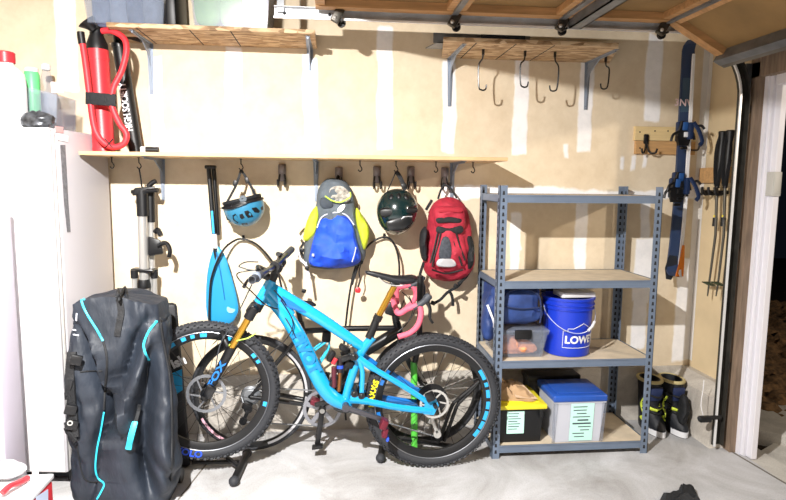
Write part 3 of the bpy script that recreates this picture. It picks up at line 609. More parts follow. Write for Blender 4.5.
sticker('tape_residue', ((60, 145), (65, 145), (66.5, 170), (68, 200), (70.5, 232), (67, 232), (64, 205), (62, 175)), mat('tape_grey', '#77777c', .8, var=.35, scale=40))
sticker('paper_scrap', ((57, 133), (68, 136), (68, 142), (57, 140)), 'paperw', .002)
sticker('rating_label', ((55, 126), (63, 127), (63, 133), (55, 132)), mat('label_pinkish', '#d8a8a8', .8), .0015)
b = MB(); b.mm(-3.1, -2.31, -.46, -.29, .02, 1.45, .01); t = b.build('cabinet', 'lilac'); tag(t, 'pale lilac grey cabinet standing in front of the white freezer', 'cabinet')
MB().mm(-3.05, -2.33, -.466, -.46, .1, 1.4).build('door', 'lilac', t, smooth=0)
# jug
def at(px, py, y): return P(px, py, y)
p = P(9, 122, -.05); r = .085; z = zf
t = thing('detergent_jug', 'white plastic jug with red cap on top of the freezer', 'jug', (p.x, -.05, z)); hj = P(9, 63, -.05).z-z
b = MB(); b.lathe([(r*.9, 0), (r, .012), (r, hj*.72), (r*.93, hj*.84), (r*.6, hj*.93), (r*.42, hj*.96), (r*.42, hj)], (p.x, -.05, z), n=28, sc=(1, .75)); b.build('bottle', 'white', t)
MB().lathe([(r*.5, hj), (r*.5, hj+.045), (r*.44, hj+.05)], (p.x, -.05, z), n=18).build('cap', 'red', t)
b = MB(); b.tube(cr([(p.x+.02, -.05-r*.7, z+.03), (p.x-.02, -.05-r*.98, z+.05), (p.x-.03, -.05-r, z+.1), (p.x-.005, -.05-r*.8, z+.15)], 6), .009, 8); b.build('handle', 'white', t)
p = P(34, 118, .08); h1 = P(34, 69, .08).z-z
t = thing('green_bottle', 'light green bottle standing behind the clear bag on the freezer', 'bottle', (p.x, .08, z))
MB().lathe([(.03, 0), (.033, .01), (.036, h1*.9), (.03, h1*.95)], (p.x, .08, z), n=20).build('bottle', 'greenb', t); MB().lathe([(.031, h1*.95), (.031, h1), (.028, h1+.004)], (p.x, .08, z), n=16).build('cap', 'white', t)
p = P(42, 118, .25); h1 = P(42, 64, .25).z-z
t = thing('clear_bottle', 'clear spray bottle with white cap at the back of the freezer top', 'bottle', (p.x+.02, .28, z))
MB().lathe([(.06, 0), (.064, .01), (.06, h1*.45), (.02, h1*.9), (.018, h1*.95)], (p.x+.02, .28, z), n=20).build('bottle', 'clear', t); MB().lathe([(.022, h1*.93), (.022, h1), (.018, h1+.005)], (p.x+.02, .28, z), n=14).build('cap', 'white', t)
x0, x1 = P(25, 110, .1).x, P(74, 110, .2).x
t = thing('clear_box', 'clear plastic box with a small label on top of the freezer', 'box', ((x0+x1)/2, .15, z))
b = MB(); q = [V((x0+.02, .0, z)), V((x1-.005, .0, z)), V((x1-.005, .22, z)), V((x0+.02, .22, z))]; b.loft([q, [V((w.x+(.012 if w.x > -2.3 else -.012), w.y, z+.21 if w.x < -2.3 else z+.17)) for w in q], [V((w.x+(.008 if w.x > -2.3 else -.008), w.y+(.004 if w.y < .1 else -.004), z+.21 if w.x < -2.3 else z+.17)) for w in q], [V((w.x+(-.004 if w.x > -2.3 else .004), w.y+(.004 if w.y < .1 else -.004), z+.004)) for w in q]]); b.build('tub', 'clear', t, smooth=0)
pa = P(50, 87, -.01); MB().box((pa.x+.03, -.004, pa.z), (.055, .002, .05)).build('label_sticker', mat('sticker', '#d8c8c4', .7), t, smooth=0)
p = P(30, 114, -.12); b = MB(); b.sph((p.x+.01, -.08, z+.035), (.075, .04, .042), nu=18, nv=12, f=lambda q, d: q*(1+.35*noise.noise(d*4))); o = b.build('foil_pouch', mat('foil_black', '#55585e', .3, .5, var=.9, scale=30)); tag(o, 'crumpled black and silver pouch at the front edge of the freezer top', 'pouch')
# ------------------------------------------------------------------ bins on the upper shelf
zs = zu+.022
def upbin(name, label, px0, px1, y0, y1, hgt):
    x0, x1 = P(px0, 20, y0).x, P(px1, 22, y0).x
    t = thing(name, label, 'storage bin', ((x0+x1)/2, (y0+y1)/2, zs)); bin_shell(t, x0-.02, x1+.02, y0-.02, y1, zs, zs+hgt, 'clear', .025)
    return t, x0, x1
t, x0, x1 = upbin('storage_bin', 'clear lilac storage bin with grey blue cloths on the shelf above the red pump', 86, 164, .14, .44, .29)
MB().mm(x0-.03, x1+.03, .11, .45, zs+.29, zs+.31, .004).build('lid', 'milk', t)
for k in range(4):
    w = (x1-x0-.05)/4; b = MB(); b.pillow([V((x0+.025+k*w, .2, zs+.01)), V((x0+.02+(k+1)*w, .2, zs+.01)), V((x0+.02+(k+1)*w, .2, zs+.16+.02*(k % 2))), V((x0+.025+k*w, .2, zs+.17))], .04, .1, wr=.015, ws=20, seed=k)
    o = b.build('folded_cloth', mat(f'cloth_blue_{k}', ('#5f6d8a', '#7d8aa4', '#4d5c7a', '#6c7890')[k], .8, var=.3, scale=14)); tag(o, 'grey blue folded cloth inside the lilac clear bin above the red pump', 'cloth', 'folded cloths in the lilac bin')
b = MB(); xk = P(172, 15, .2).x; b.hexa([V((xk-.022, .16, zs)), V((xk+.03, .16, zs)), V((xk+.03, .42, zs)), V((xk-.022, .42, zs)), V((xk-.022, .16, zs+.3)), V((xk+.022, .16, zs+.3)), V((xk+.022, .42, zs+.3)), V((xk-.022, .42, zs+.3))], .01); o = b.build('dark_case', 'black'); tag(o, 'black case wedged between the two clear bins near the ceiling', 'case')
t, x0, x1 = upbin('storage_bin', 'clear storage bin with mint green linens on the shelf beside the door track', 193, 268, .14, .44, .32)
MB().mm(x0-.03, x1+.03, .11, .45, zs+.32, zs+.34, .004).build('lid', 'milk', t)
for k, (f0, f1, m_) in enumerate(((.03, .33, 'mint'), (.36, .64, 'mint'), (.68, .97, 'lilac'))):
    b = MB(); b.pillow([V((x0+f0*(x1-x0), .18, zs+.03)), V((x0+f1*(x1-x0), .18, zs+.03)), V((x0+f1*(x1-x0), .18, zs+.24)), V((x0+f0*(x1-x0), .18, zs+.24))], .03, .15, wr=.01, seed=k)
    o = b.build('folded_linen', m_); tag(o, ('folded mint green linen against the far side inside the bin near the dark case', 'folded mint green linen in the middle of the clear bin', 'folded white linen inside the clear bin nearest the door track')[k], 'linen', 'folded linens in the clear bin')
# ------------------------------------------------------------------ pumps on the wall shelf
zw = zb+.02; yp = .25
t = thing('air_pump', 'red cylinder air pump with looped red hose standing on the wall shelf', 'air pump', (P(104, 150, yp).x, yp, zw))
c0 = V((P(104, 150, yp).x, yp, zw)); c1 = P(97.5, 50, yp); ax = (c1-c0).normalized(); L = (c1-c0).length; r = .054
MB().lathe([(r*1.04, 0), (r*1.04, .02), (r*1.02, .025), (r, .03), (r, L*.9), (r*1.04, L*.9), (r*1.04, L*.93), (r, L*.93), (r, L)], c0, ax, 28).build('cylinder', 'red', t)
o = MB().lathe([(r*.98, L), (r*.95, L+.03), (r*.62, L+.075), (r*.6, L+.1), (r*.75, L+.105), (r*.75, L+.12), (r*.45, L+.125)], c0, ax, 24).build('top_cap', 'black', t)
q = c0+ax*(L+.12); q = P(94, 30, .2); b = MB(); b.lathe([(.018, 0), (.026, .02), (.05, .05)], q, V((-.6, -.2, .8)), 16); b.build('nozzle', 'black', o)
hp = [(102, 31), (112, 31), (123.6, 38), (126.5, 50), (122, 70), (113.5, 88), (112, 105), (119, 122.5), (126.5, 134), (124, 143.5), (114, 147), (103, 142), (94.5, 128), (90, 99), (86, 67), (82, 40)]
hy = [.2, .19, .18, .17, .16, .15, .15, .15, .15, .15, .15, .15, .15, .15, .15, .15]
hz = [P(a, c, y) for (a, c), y in zip(hp, hy)]; b = MB(); b.tube(cr(hz, 6), .0155, 10); o = b.build('hose', mat('hose_red', '#d8303a', .5), t)
MB().tube([hz[-1]+V((0, 0, -.02)), P(80.5, 32, .15)], .018, 10).build('hose_fitting', 'black', o)
a, c = P(88, 99, .17), P(118, 101, .17); MB().box((a+c)/2+V((0, -.03, 0)), (c.x-a.x, .012, .062), (0, .06, 0), .004).build('strap', 'blackf', t)
b = MB()
for s in (-1, 1): b.tube([P(109+s*4, 139, .135), P(109-s*4, 148, .135)], .003, 6)
b.build('tie', 'black', t)
yq = .36
t = thing('hand_pump', 'black tube hand pump with white lettering leaning beside the red air pump', 'hand pump', (P(134, 153, yq).x, yq, zw))
d0, d1 = V((P(136.5, 153, yq).x, yq, zw)), P(119.5, 48, yq); d = d1-d0; r = .036
MB().cyl(d0, d1, r, 24).build('tube', 'black', t); MB().lathe([(r*1.1, 0), (r*1.1, .02), (r*.7, .03), (r*.6, .09)], d1, d, 20).build('collar', 'blackm', t)
MB().cyl(d1+d.normalized()*.085+V((-.05, 0, .01)), d1+d.normalized()*.06+V((.13, -.02, -.02)), .014, 12).build('grip', 'black', t)
M = frame(d0+d*.44+V((-.004, -r-.0015, 0)), d, V((-d.z, 0, d.x)))
text_bm('HIGH SOCIETY', .05, M, .0006, bold=.0014, sx=.78).build('lettering', 'white', t, smooth=0)
p = P(150, 152, .2); t = thing('small_torch', 'small black and white tube lying on the wall shelf beside the black pump', 'torch', (p.x, .2, zw))
MB().cyl((p.x-.04, .2, zw+.016), (p.x+.045, .2, zw+.016), .016, 12).build('barrel', 'black', t); MB().cyl((p.x-.045, .2, zw+.017), (p.x-.02, .2, zw+.017), .017, 12).build('band', 'white', t)
# ------------------------------------------------------------------ hanging under the wall shelf
# bike repair stand folded up, hung from a cord
yr = .34
t = thing('repair_stand', 'folded silver and black bike repair stand hanging from the wall shelf', 'repair stand', P(142, 300, yr))
Pr = lambda a, c, y=yr: P(a, c, y)
MB().cyl(Pr(145.5, 330), Pr(142.5, 212), .026, 18).build('main_tube', 'steel', t)
MB().cyl(Pr(143, 216), Pr(142, 190), .032, 16).build('tube_collar', 'black', t)
b = MB(); b.hexa([Pr(132, 196, .31), Pr(156, 192, .31), Pr(156, 192, .37), Pr(132, 196, .37), Pr(134, 188, .31), Pr(155, 186, .31), Pr(155, 186, .37), Pr(134, 188, .37)], .008); b.build('head', 'black', t)
MB().cyl(Pr(132, 192), Pr(158, 190, .3), .012, 10).build('lever', 'blackm', t); MB().tube(cr([Pr(148, 187), Pr(152, 183), Pr(156, 181)], 4), .014, 10).build('knob', 'black', t)
MB().cyl(Pr(153, 330, .38), Pr(151, 214, .38), .018, 14).build('inner_tube', 'steel', t); MB().cyl(Pr(151, 222, .38), Pr(150, 188, .38), .024, 14).build('sleeve', 'black', t)
o = MB().hexa([Pr(148, 236, .3), Pr(161, 240, .3), Pr(161, 240, .37), Pr(148, 236, .37), Pr(148, 256, .3), Pr(164, 254, .3), Pr(164, 254, .37), Pr(148, 256, .37)], .012).build('clamp', 'black', t)
MB().tube(cr([Pr(158, 246, .3), Pr(166, 243, .29), Pr(170, 250, .28), Pr(169, 257, .28)], 4), .012, 8).build('clamp_lever', 'blackm', o); MB().tube(cr([Pr(155, 232, .3), Pr(158, 230, .29), Pr(161, 236, .28)], 4), .014, 8).build('clamp_knob', 'blackm', o)
for px, y in ((134.5, .30), (154.5, .36)): MB().cyl(Pr(px+1, 330, y), Pr(px, 274, y), .014, 12).build('leg', 'steel', t); MB().cyl(Pr(px, 278, y), Pr(px-.3, 270, y), .02, 12).build('leg_cap', 'black', t)
MB().box(Pr(143.5, 270), (.12, .07, .018), (0, .06, 0), .005).build('yoke', 'blackm', t); MB().lathe([(.034, 0), (.036, .02), (.03, .05)], Pr(144, 288), (0, 0, 1), 16).build('lower_collar', 'black', t)
b = MB(); b.tube(cr([HOOK[139], (HOOK[139]+Pr(141, 188))/2+V((.004, 0, 0)), Pr(142, 188)], 5), .004, 6); b.build('cord', 'black', t)
# paddle
yk = .40
t = thing('stand_up_paddle', 'blue bladed paddle with black shaft hanging against the wall', 'paddle', P(215, 250, yk))
Pk = lambda a, c, y=yk: P(a, c, y)
MB().tube([Pk(208.5, 166), Pk(212, 210), Pk(215.5, 250), Pk(217.5, 285)], [.013, .013, .013, .008], 12).build('shaft', 'black', t); MB().cyl(Pk(203.5+3, 165), Pk(207, 166), .02, 8)
MB().tube([Pk(213.5, 167, .42), Pk(216, 200, .42), Pk(218, 235, .42)], .012, 12).build('extension_shaft', 'blackm', t)
MB().box(Pk(210.5, 167), (.062, .034, .02), None, .006).build('handle', 'black', t)
MB().cyl(Pk(214.2, 234), Pk(215.4, 248), .0145, 12).build('band', 'white', t)
M = frame(Pk(212.8, 222)+V((0, -.0135, 0)), Pk(214, 240)-Pk(212, 210), V((1, 0, .05)).cross(V((0, 0, 1))).cross(V((0, 1, 0)))) if False else None
b = MB(); b.box(Pk(213.2, 222)+V((0, -.0125, 0)), (.012, .003, .13), (0, -.05, 0)); b.build('sticker', 'cyant', t, smooth=0)
ol = [Pk(*q) for q in ((215, 247), (220, 248), (226, 258), (232, 278), (237, 298), (238, 312), (232, 322), (221, 325), (210, 323), (206.5, 312), (206, 292), (207.5, 272), (211, 256))]
bl = MB().pillow(ol, .014, .014, k=5).build('blade', mat('paddle_blue', '#2790c6', .4), t)
b = MB(); b.tube(cr([Pk(216.5, 252, yk-.012), Pk(221, 275, yk-.015), Pk(225, 300, yk-.012)], 5), [.004]*11, 6); b.build('rib', mat('paddle_blue_dark', '#1d6ea6', .4), bl)
b = MB(); b.cyl(Pk(231, 309, yk-.010), Pk(231, 309, yk-.0125), .024, 20); b.build('round_logo', mat('paddle_pale', '#7fd0f0', .4), bl)
# cable loops
def loop(pts, ys, label):
    b = MB(); b.tube(cr([P(a, c, y) for (a, c), y in zip(pts, ys)], 8), .0062, 8); o = b.build('cable_loop', 'black'); tag(o, label, 'cable', 'black cable loops on the wall')
loop([(209, 330), (209.5, 300), (212, 276), (222, 252), (233, 241.5), (243, 239), (256, 244), (268, 256), (277, 270), (282, 290), (286, 310)], [.36]*4+[.42, .44, .42]+[.3]*4, 'black cable loop arching over the paddle blade behind the handlebar')
loop([(346, 420), (343, 380), (344, 345), (348, 305), (353, 276), (360, 257), (371, 243), (385, 237), (394, 244), (399, 262), (399, 290)], [.4]*5+[.42, .44, .44, .43, .4, .4], 'black cable loop arching above the bicycle saddle')
# blue helmet
yh = .33
t = thing('bike_helmet', 'blue and black bike helmet hanging upside down by its straps', 'helmet', P(243, 215, yh))
c = P(244, 207, yh); sc = P(245, 207, yh).x-P(244, 207, yh).x
RX, RY, RZ = 20.5*sc, .105, 20*sc; tilt = Euler((0, math.radians(-14), 0)).to_matrix()
def helm_pt(d, k=1.0): return c + tilt @ V((d.x*RX*k, d.y*RY*k, d.z*RZ*k))
b = MB(); rings = []
for j in range(13):
    ph = -PI/2+(PI/2+.18)*j/12; rings.append([helm_pt(V((math.cos(ph)*math.cos(2*PI*i/36), math.cos(ph)*math.sin(2*PI*i/36), math.sin(ph)))) for i in range(36)])
for j in range(12, -1, -1):
    ph = -PI/2+(PI/2+.18)*j/12; rings.append([helm_pt(V((math.cos(ph)*math.cos(2*PI*i/36), math.cos(ph)*math.sin(2*PI*i/36), math.sin(ph))), .86) for i in range(36)])
b.loft(rings, False); sh = b.build('shell', 'helm', t)
def dirp(az, el): return V((math.cos(el)*math.sin(az), -math.cos(el)*math.cos(az), math.sin(el)))
bvh = None
def on_shell(px, py, off):
    d = _ray(px, py).normalized(); A = [(CAM-c).dot(tilt @ V((1, 0, 0)))/RX, (CAM-c).dot(tilt @ V((0, 1, 0)))/RY, (CAM-c).dot(tilt @ V((0, 0, 1)))/RZ]; D = [d.dot(tilt @ V((1, 0, 0)))/RX, d.dot(tilt @ V((0, 1, 0)))/RY, d.dot(tilt @ V((0, 0, 1)))/RZ]
    a_ = sum(q*q for q in D); b_ = sum(q*w for q, w in zip(A, D)); c_ = sum(q*q for q in A)-1; ds = b_*b_-a_*c_
    tt = (-b_-math.sqrt(max(ds, 0)))/a_; return CAM+d*(tt-off)
for pl in (((109, 378), (128, 366), (140, 385), (146, 424), (126, 432), (114, 405)), ((68, 380), (84, 374), (88, 408), (74, 408)), ((182, 352), (206, 346), (226, 362), (240, 386), (206, 394), (190, 375)), ((228, 332), (258, 326), (282, 350), (272, 362), (246, 358)), ((152, 372), (172, 366), (186, 392), (168, 402), (156, 392)), ((226, 424), (262, 408), (272, 414), (240, 434)), ((165, 428), (200, 424), (206, 434), (172, 440)), ((284, 330), (298, 318), (302, 340), (292, 346))):
    ps = [(215+a_/6.25, 155+b_/6.25) for a_, b_ in pl]; b = MB(); n_ = len(ps)
    f_ = [on_shell(*q, .0025) for q in ps]; bk = [on_shell(*q, -.004) for q in ps]; b.faces(f_+bk, [tuple(range(n_))]+[(i, (i+1) % n_, n_+(i+1) % n_, n_+i) for i in range(n_)]); b.build('vent', 'black', sh, smooth=0)
b = MB(); b.tube([helm_pt(V((math.cos(a)*.985, math.sin(a)*.985, .2))) for a in [2*PI*k/36 for k in range(36)]], .0085, 8, closed=True); b.build('rim', 'black', t)
b = MB(); b.tube([helm_pt(V((math.cos(a)*.9, math.sin(a)*.9, .36))) for a in [PI*2*k/36 for k in range(36)]], .014, 8, closed=True, flat=.5); b.build('retention_band', 'blackf', t)
b = MB(); b.pillow([helm_pt(V((-1.05, -.45, .22))), helm_pt(V((-.5, -1.0, .05))), helm_pt(V((.3, -1.05, .12))), helm_pt(V((.2, -1.02, .28))), helm_pt(V((-.5, -.95, .28)))], .012, .01, k=4); b.build('visor', 'black', t)
MB().cyl(P(243, 199, yh-.1), P(243, 199, yh-.06), .02, 14).build('fit_dial', 'greyf', t)
for q, s in ((helm_pt(V((-.8, -.4, .3))), 226), (helm_pt(V((.75, -.3, .3))), 254)): 
    b = MB(); top = HOOK[241]; mid = top*.55+q*.45+V((.01 if s < 240 else .004, 0, -.0)); b.tube(cr([top, mid, q], 5), .0075, 6, flat=.35); o = b.build('strap', 'blackf', t); MB().box(top*.62+q*.38, (.022, .012, .035), (0, -.3 if s > 240 else .3, 0), .004).build('buckle', 'black', o)
# dark helmet
t = thing('snow_helmet', 'glossy dark green and black helmet hanging by one strap', 'helmet', P(397, 215, yh))
c = P(397, 211, .33); sc = P(398, 211, .33).x-c.x
b = MB(); b.sph(c, (20.5*sc, .125, 24*sc), (0, .12, 0), 32, 20, f=lambda q, d: V((q.x*(1+.05*d.z), q.y, q.z*(.92 if d.z > 0 else 1)))); sh = b.build('shell', 'helmd', t)
ol = [P(*q, .24) for q in ((380, 209), (392, 207), (408, 206), (417, 208), (416, 213), (405, 214), (392, 216), (381, 217))]; MB().pillow(ol, .028, 0, k=4).build('brow_band', 'black', sh)
for a, e_ in ((.0, .75), (.5, .7), (-.5, .7)):
    d = dirp(a, e_); q = c+V((d.x*20.5*sc, d.y*.125, d.z*22*sc)); MB().sph(q, (.014, .008, .02), (-.6, 0, a), 12, 8).build('vent', 'black', sh)
ol = [P(*q, .225) for q in ((386, 222), (398, 216), (411, 214), (412, 222), (404, 230), (390, 231))]; MB().pillow(ol, .02, 0, k=4).build('front_panel', mat('helmet_black', '#0e1114', .35, coat=.3), sh)
b = MB(); b.tube(cr([P(399, 222, .215), P(404, 217, .205), P(412, 216.5, .215)], 5), .0028, 6); b.build('trim_line', 'silver', sh)
b = MB(); b.tube(cr([HOOK[396], P(400, 177, .31), P(405.5, 190, .29)], 6), .014, 6, flat=.3); o = b.build('strap', 'blackf', t); MB().box(P(404, 186, .29), (.03, .015, .03), (0, -.3, 0), .004).build('buckle', 'black', o)
b = MB(); b.tube(cr([HOOK[396], P(392, 181, .31), P(388, 190, .3), P(384, 200, .28)], 6), .0035, 6); b.build('thin_strap', 'blackf', t)
# ------------------------------------------------------------------ backpacks
def pp(y, *pts): return [P(a, c, y) for a, c in pts]
t = thing('backpack', 'blue, yellow and grey backpack hanging on the wall', 'backpack', P(333, 225, .42))
MB().pillow(pp(.42, (333, 178), (346, 182), (353, 194), (356, 212), (361, 230), (366, 248), (363, 262), (352, 267), (330, 269), (312, 267), (304, 260), (305, 240), (312, 222), (316, 205), (318, 190), (324, 181)), .12, .04, wr=.02, ws=16).build('body', 'greyf', t)
for nm, pts in (('side_panel', ((317, 206), (319, 216), (316, 232), (311, 240), (303.5, 240), (305, 228), (310, 214))), ('side_panel', ((356, 208), (361, 213), (369, 228), (368.5, 240), (364, 250), (360, 238), (356, 222)))): MB().pillow(pp(.36, *pts), .05, .03, wr=.015).build(nm, 'yellowf', t)
MB().pillow(pp(.345, (334, 213), (346, 216), (353, 225), (357, 240), (361, 256), (357, 264), (340, 268), (318, 266), (309, 262), (311, 248), (316, 230), (322, 218)), .105, .03, wr=.03, ws=14, seed=2).build('front_pocket', 'bluef', t)
b = MB(); b.tube(cr(pp(.30, (317, 228), (322, 217), (334, 212.5), (346, 215), (354, 225)), 6), .004, 6); b.build('pocket_piping', 'lightf', t)
MB().pillow(pp(.325, (331, 188), (341, 186), (349, 192), (350, 200), (343, 203), (334, 201), (328, 197)), .012, 0, k=4, wr=.02, ws=40).build('mesh_pocket', mat('mesh_white', '#b0aba2', .8, var=.5, scale=60), t)
b = MB(); b.tube(cr(pp(.29, (325, 196), (333, 201), (341, 202), (350, 197), (350, 192)), 6), .004, 6); b.build('lime_trim', 'limef', t)
MB().pillow(pp(.31, (321, 198), (331, 199), (333, 207), (325, 209), (320, 205)), .02, 0, k=3).build('dark_panel', mat('charcoal_fabric', '#3b434c', .8, var=.2), t)
M = frame(P(340, 209, .285), V((1, 0, 0)), V((0, 0, 1))); b = MB(); b.lathe([(.03, 0), (.03, .003)], P(341, 208.5, .300), (0, -1, .15), 20, sc=(1, .45)); b.build('oval_logo', 'silver', t)
b = MB(); b.tube(cr(pp(.23, (352, 262), (354.5, 254), (356, 247)), 4), .003, 6); b.build('zip_pull', 'lightf', t)
b = MB(); b.box(P(313, 255, .262), (.012, .004, .014)); b.build('tab', 'lightf', t, smooth=0)
b = MB(); b.tube(cr([P(336, 184, .37), P(338, 176, .41), P(341, 184, .37)], 6), .006, 6); b.build('haul_loop', 'blackf', t)
for nm, pts, y, m_ in (('strap', ((305, 262), (308, 272), (310, 285), (311, 292)), .36, 'lightf'), ('strap', ((304, 222), (299, 226), (296, 232), (300, 238), (297, 244), (300, 258), (306, 264)), .4, 'lightf'), ('strap', ((360, 262), (356, 272), (352, 285)), .38, 'blackf'), ('strap', ((304, 242), (301, 250), (305, 260)), .38, 'blackf')):
    b = MB(); b.tube(cr(pp(y, *pts), 6), .0085 if m_ == 'lightf' else .007, 6, flat=.3); b.build(nm, m_, t)
for a, c in ((302, 250), (307, 268), (361, 262), (304, 291)): MB().box(P(a, c, .345), (.025, .014, .022), (0, .3, 0), .003).build('buckle', 'black', t)
t = thing('key_tag', 'small red tag on a black cord dangling below the blue backpack', 'key tag', P(358, 285, .36))
MB().lathe([(.017, 0), (.018, .004), (.012, .008)], P(358, 290, .36), (0, -1, 0), 16).build('tag', 'red', t); b = MB(); b.tube(cr(pp(.365, (361, 264), (359, 272), (360, 280), (358, 287)), 5), .004, 6); b.build('cord', 'blackf', t)
# red backpack
t = thing('backpack', 'red backpack with black mesh pockets and hanging black straps', 'backpack', P(448, 240, .42))
body = MB().pillow(pp(.40, (447, 197), (457, 199), (465, 206), (469, 222), (471, 240), (474, 256), (472, 268), (464, 277), (448, 281), (432, 278), (424, 270), (423, 255), (426, 235), (429, 212), (436, 201)), .13, .05, wr=.02, ws=14, seed=8).build('body', 'redf', t)
MB().pillow(pp(.30, (446, 220), (457, 222), (464, 238), (467, 256), (464, 266), (450, 272), (436, 268), (430, 258), (433, 238), (438, 224)), .06, 0, wr=.01, seed=4).build('front_pocket', 'redf', t)
def z4(*pts): return [(410+a_/3.85, 180+b_/3.85) for a_, b_ in pts]
MB().pillow(pp(.30, *z4((92, 112), (130, 100), (195, 104), (212, 122), (210, 185), (160, 195), (105, 185), (90, 150))), .05, .0, k=5, wr=.01, seed=3).build('top_pocket', 'redf', t)
MB().pillow(pp(.252, *z4((102, 148), (150, 142), (196, 150), (192, 166), (150, 164), (108, 166))), .008, 0, k=3).build('zip_band', 'blackf', t)
MB().pillow(pp(.250, *z4((112, 112), (150, 106), (196, 112), (196, 126), (150, 122), (114, 126))), .006, 0, k=3).build('zip_band', 'reddk', t)
MB().pillow(pp(.252, *z4((108, 178), (150, 186), (196, 176), (206, 196), (186, 208), (150, 200), (112, 206), (100, 196))), .008, 0, k=3).build('lash_panel', 'blackf', t)
MB().pillow(pp(.240, *z4((124, 226), (152, 226), (158, 300), (112, 300))), .012, 0, k=4).build('mesh_panel', mat('mesh_dark', '#3a3f48', .7, var=.4, scale=80), t)
MB().pillow(pp(.238, *z4((112, 304), (162, 304), (178, 328), (150, 336), (104, 330))), .010, 0, k=4).build('reflective_patch', 'silver', t)
for q_ in (((118, 205), (108, 250), (92, 300), (86, 334)), ((160, 205), (172, 250), (190, 300), (200, 330)), ((106, 205), (94, 260), (78, 320)), ((178, 205), (194, 260), (212, 310)), ((84, 345), (140, 360), (205, 345))): b = MB(); b.tube(cr(pp(.246, *z4(*q_)), 5), .0055, 6); b.build('zipper', 'black', t)
for q_ in (((62, 180), (40, 200), (36, 250), (44, 300), (62, 310), (66, 240)), ((214, 200), (236, 216), (246, 262), (238, 330), (218, 344), (210, 270))): MB().pillow(pp(.33, *z4(*q_)), .05, .05, k=4, wr=.02).build('side_pocket', 'blackf', t)
b = MB(); b.tube(cr(pp(.38, (438, 199), (441, 190), (445, 185), (451, 189), (457, 198)), 6), .007, 6, flat=.5); b.build('haul_loop', 'blackf', t)
for pts, y in ((((424, 262), (420, 275), (419, 290), (424, 300)), .36), (((466, 275), (458, 286), (448, 292), (440, 300), (432, 304)), .36), (((449, 291), (452, 296), (453, 306)), .37), (((471, 268), (466, 277), (458, 284)), .34), (((426, 210), (432, 200)), .42)): b = MB(); b.tube(cr(pp(y, *pts), 6), .010, 6, flat=.3); b.build('strap', 'blackf', t)
for a, c in ((425, 256), (420, 284), (466, 256), (456, 286), (433, 303)): MB().box(P(a, c, .31), (.028, .016, .024), (0, .4, 0), .004).build('buckle', 'black', t)
# ------------------------------------------------------------------ boards on the wall, skis and poles
x0, x1 = P(633, 140, WALL).x, P(694, 140, WALL).x; za, zb2, zc2 = P(660, 127, WALL).z, P(660, 141, WALL).z, P(660, 154.5, WALL).z
t = thing('hanger_board', 'two short pine boards screwed to the wall behind the skis', 'board', ((x0+x1)/2, WALL, zc2))
MB().mm(x0, x1, WALL-.02, WALL, zb2, za, .002).build('upper_board', mat('pale_pine', '#dcc390', .7, var=.1, scale=6, stretch=(1, 8, 12)), t, smooth=0); MB().mm(x0+.01, x1, WALL-.02, WALL, zc2, zb2-.002, .002).build('lower_board', mat('brown_pine', '#c49a68', .7, var=.2, scale=6, stretch=(1, 8, 12)), t, smooth=0)
for a_, z_ in ((683, 137), (690, 150)):
    q = P(a_, z_, WALL-.02); MB().tube(cr([q+V((0, .002, 0)), q+V((0, -.06, -.004)), q+V((0, -.085, 0)), q+V((0, -.095, .03))], 4), .006, 8).build('peg', 'blackm', t)
for px, py in ((640, 132), (655, 131), (668, 131), (640, 148)): q = P(px, py, WALL-.02); MB().sph(q, (.005, .003, .005), nu=8, nv=5).build('screw', 'rackdark', t)
q = P(646, 144, WALL-.03); t = thing('utility_hook', 'black double hook on the pine boards beside the skis', 'hook', q)
MB().box((q.x, WALL-.028, q.z+.03), (.03, .016, .06), None, .006).build('back_plate', 'black', t)
for s in (-1, 1): b = MB(); b.tube(cr([(q.x, WALL-.03, q.z+.02), (q.x+s*.008, WALL-.04, q.z-.03), (q.x+s*.022, WALL-.05, q.z-.055), (q.x+s*.042, WALL-.07, q.z-.055), (q.x+s*.05, WALL-.075, q.z-.03)], 5), .006, 8); b.build('prong', 'blackm', t)
# skis
ys = .36
def ski(label, lft, rgt, top_m, y, side):
    t = thing('ski', label, 'ski', P(lft[-1][0], lft[-1][1], y), 'pair of skis on the wall')
    L = cr(pp(y, *lft), 5); R = cr(pp(y, *rgt), 5); n = len(L); b = MB(); rings = []
    for i in range(n):
        f = i/(n-1); th = .006+.012*math.sin(PI*min(1, max(0, f)))**.6; up = -.05*max(0, (f-.88)/.12)**2 - .05*max(0, (.06-f)/.06)**2
        a, c = L[i]+V((0, up, 0)), R[i]+V((0, up, 0)); rings.append([a, c, c+V((0, th, 0)), a+V((0, th, 0))])
    b.loft(rings); b.build('ski_body', top_m, t, smooth=30); return t
t = ski('dark blue ski hung with its face showing beside the storage rack', [(683, 42), (682, 70), (680, 110), (678, 150), (675.5, 190), (672, 230), (668, 262), (665, 274)], [(695, 40), (694.5, 70), (692, 110), (690, 150), (688, 190), (684, 230), (680, 258), (675, 276)], 'skiblue', ys, 0)
MB().prism([v+V((0, -.0015, 0)) for v in pp(ys, (683, 78), (692, 78), (688, 112), (680.5, 112))], (0, .001, 0)).build('slate_panel', 'skigrey', t, smooth=0)
MB().prism([v+V((0, -.0015, 0)) for v in pp(ys, (665, 268), (669, 255), (677, 256), (677, 270), (671, 280), (666, 279))], (0, .003, 0)).build('tip_panel', mat('ski_black', '#20262f', .4), t, smooth=0)
M = frame(P(683.5, 103, ys-.004), P(692, 103.5, ys)-P(675, 102.5, ys), V((0, 0, 1))); text_bm('3NV', .058, M, .0006, bold=.001, sx=1.05).build('lettering', mat('ski_lettering', '#f0d8dc', .5), t, smooth=0)
M = frame(P(690, 48, ys-.004), V((1, 0, 0)), V((0, 0, 1))); b = MB()
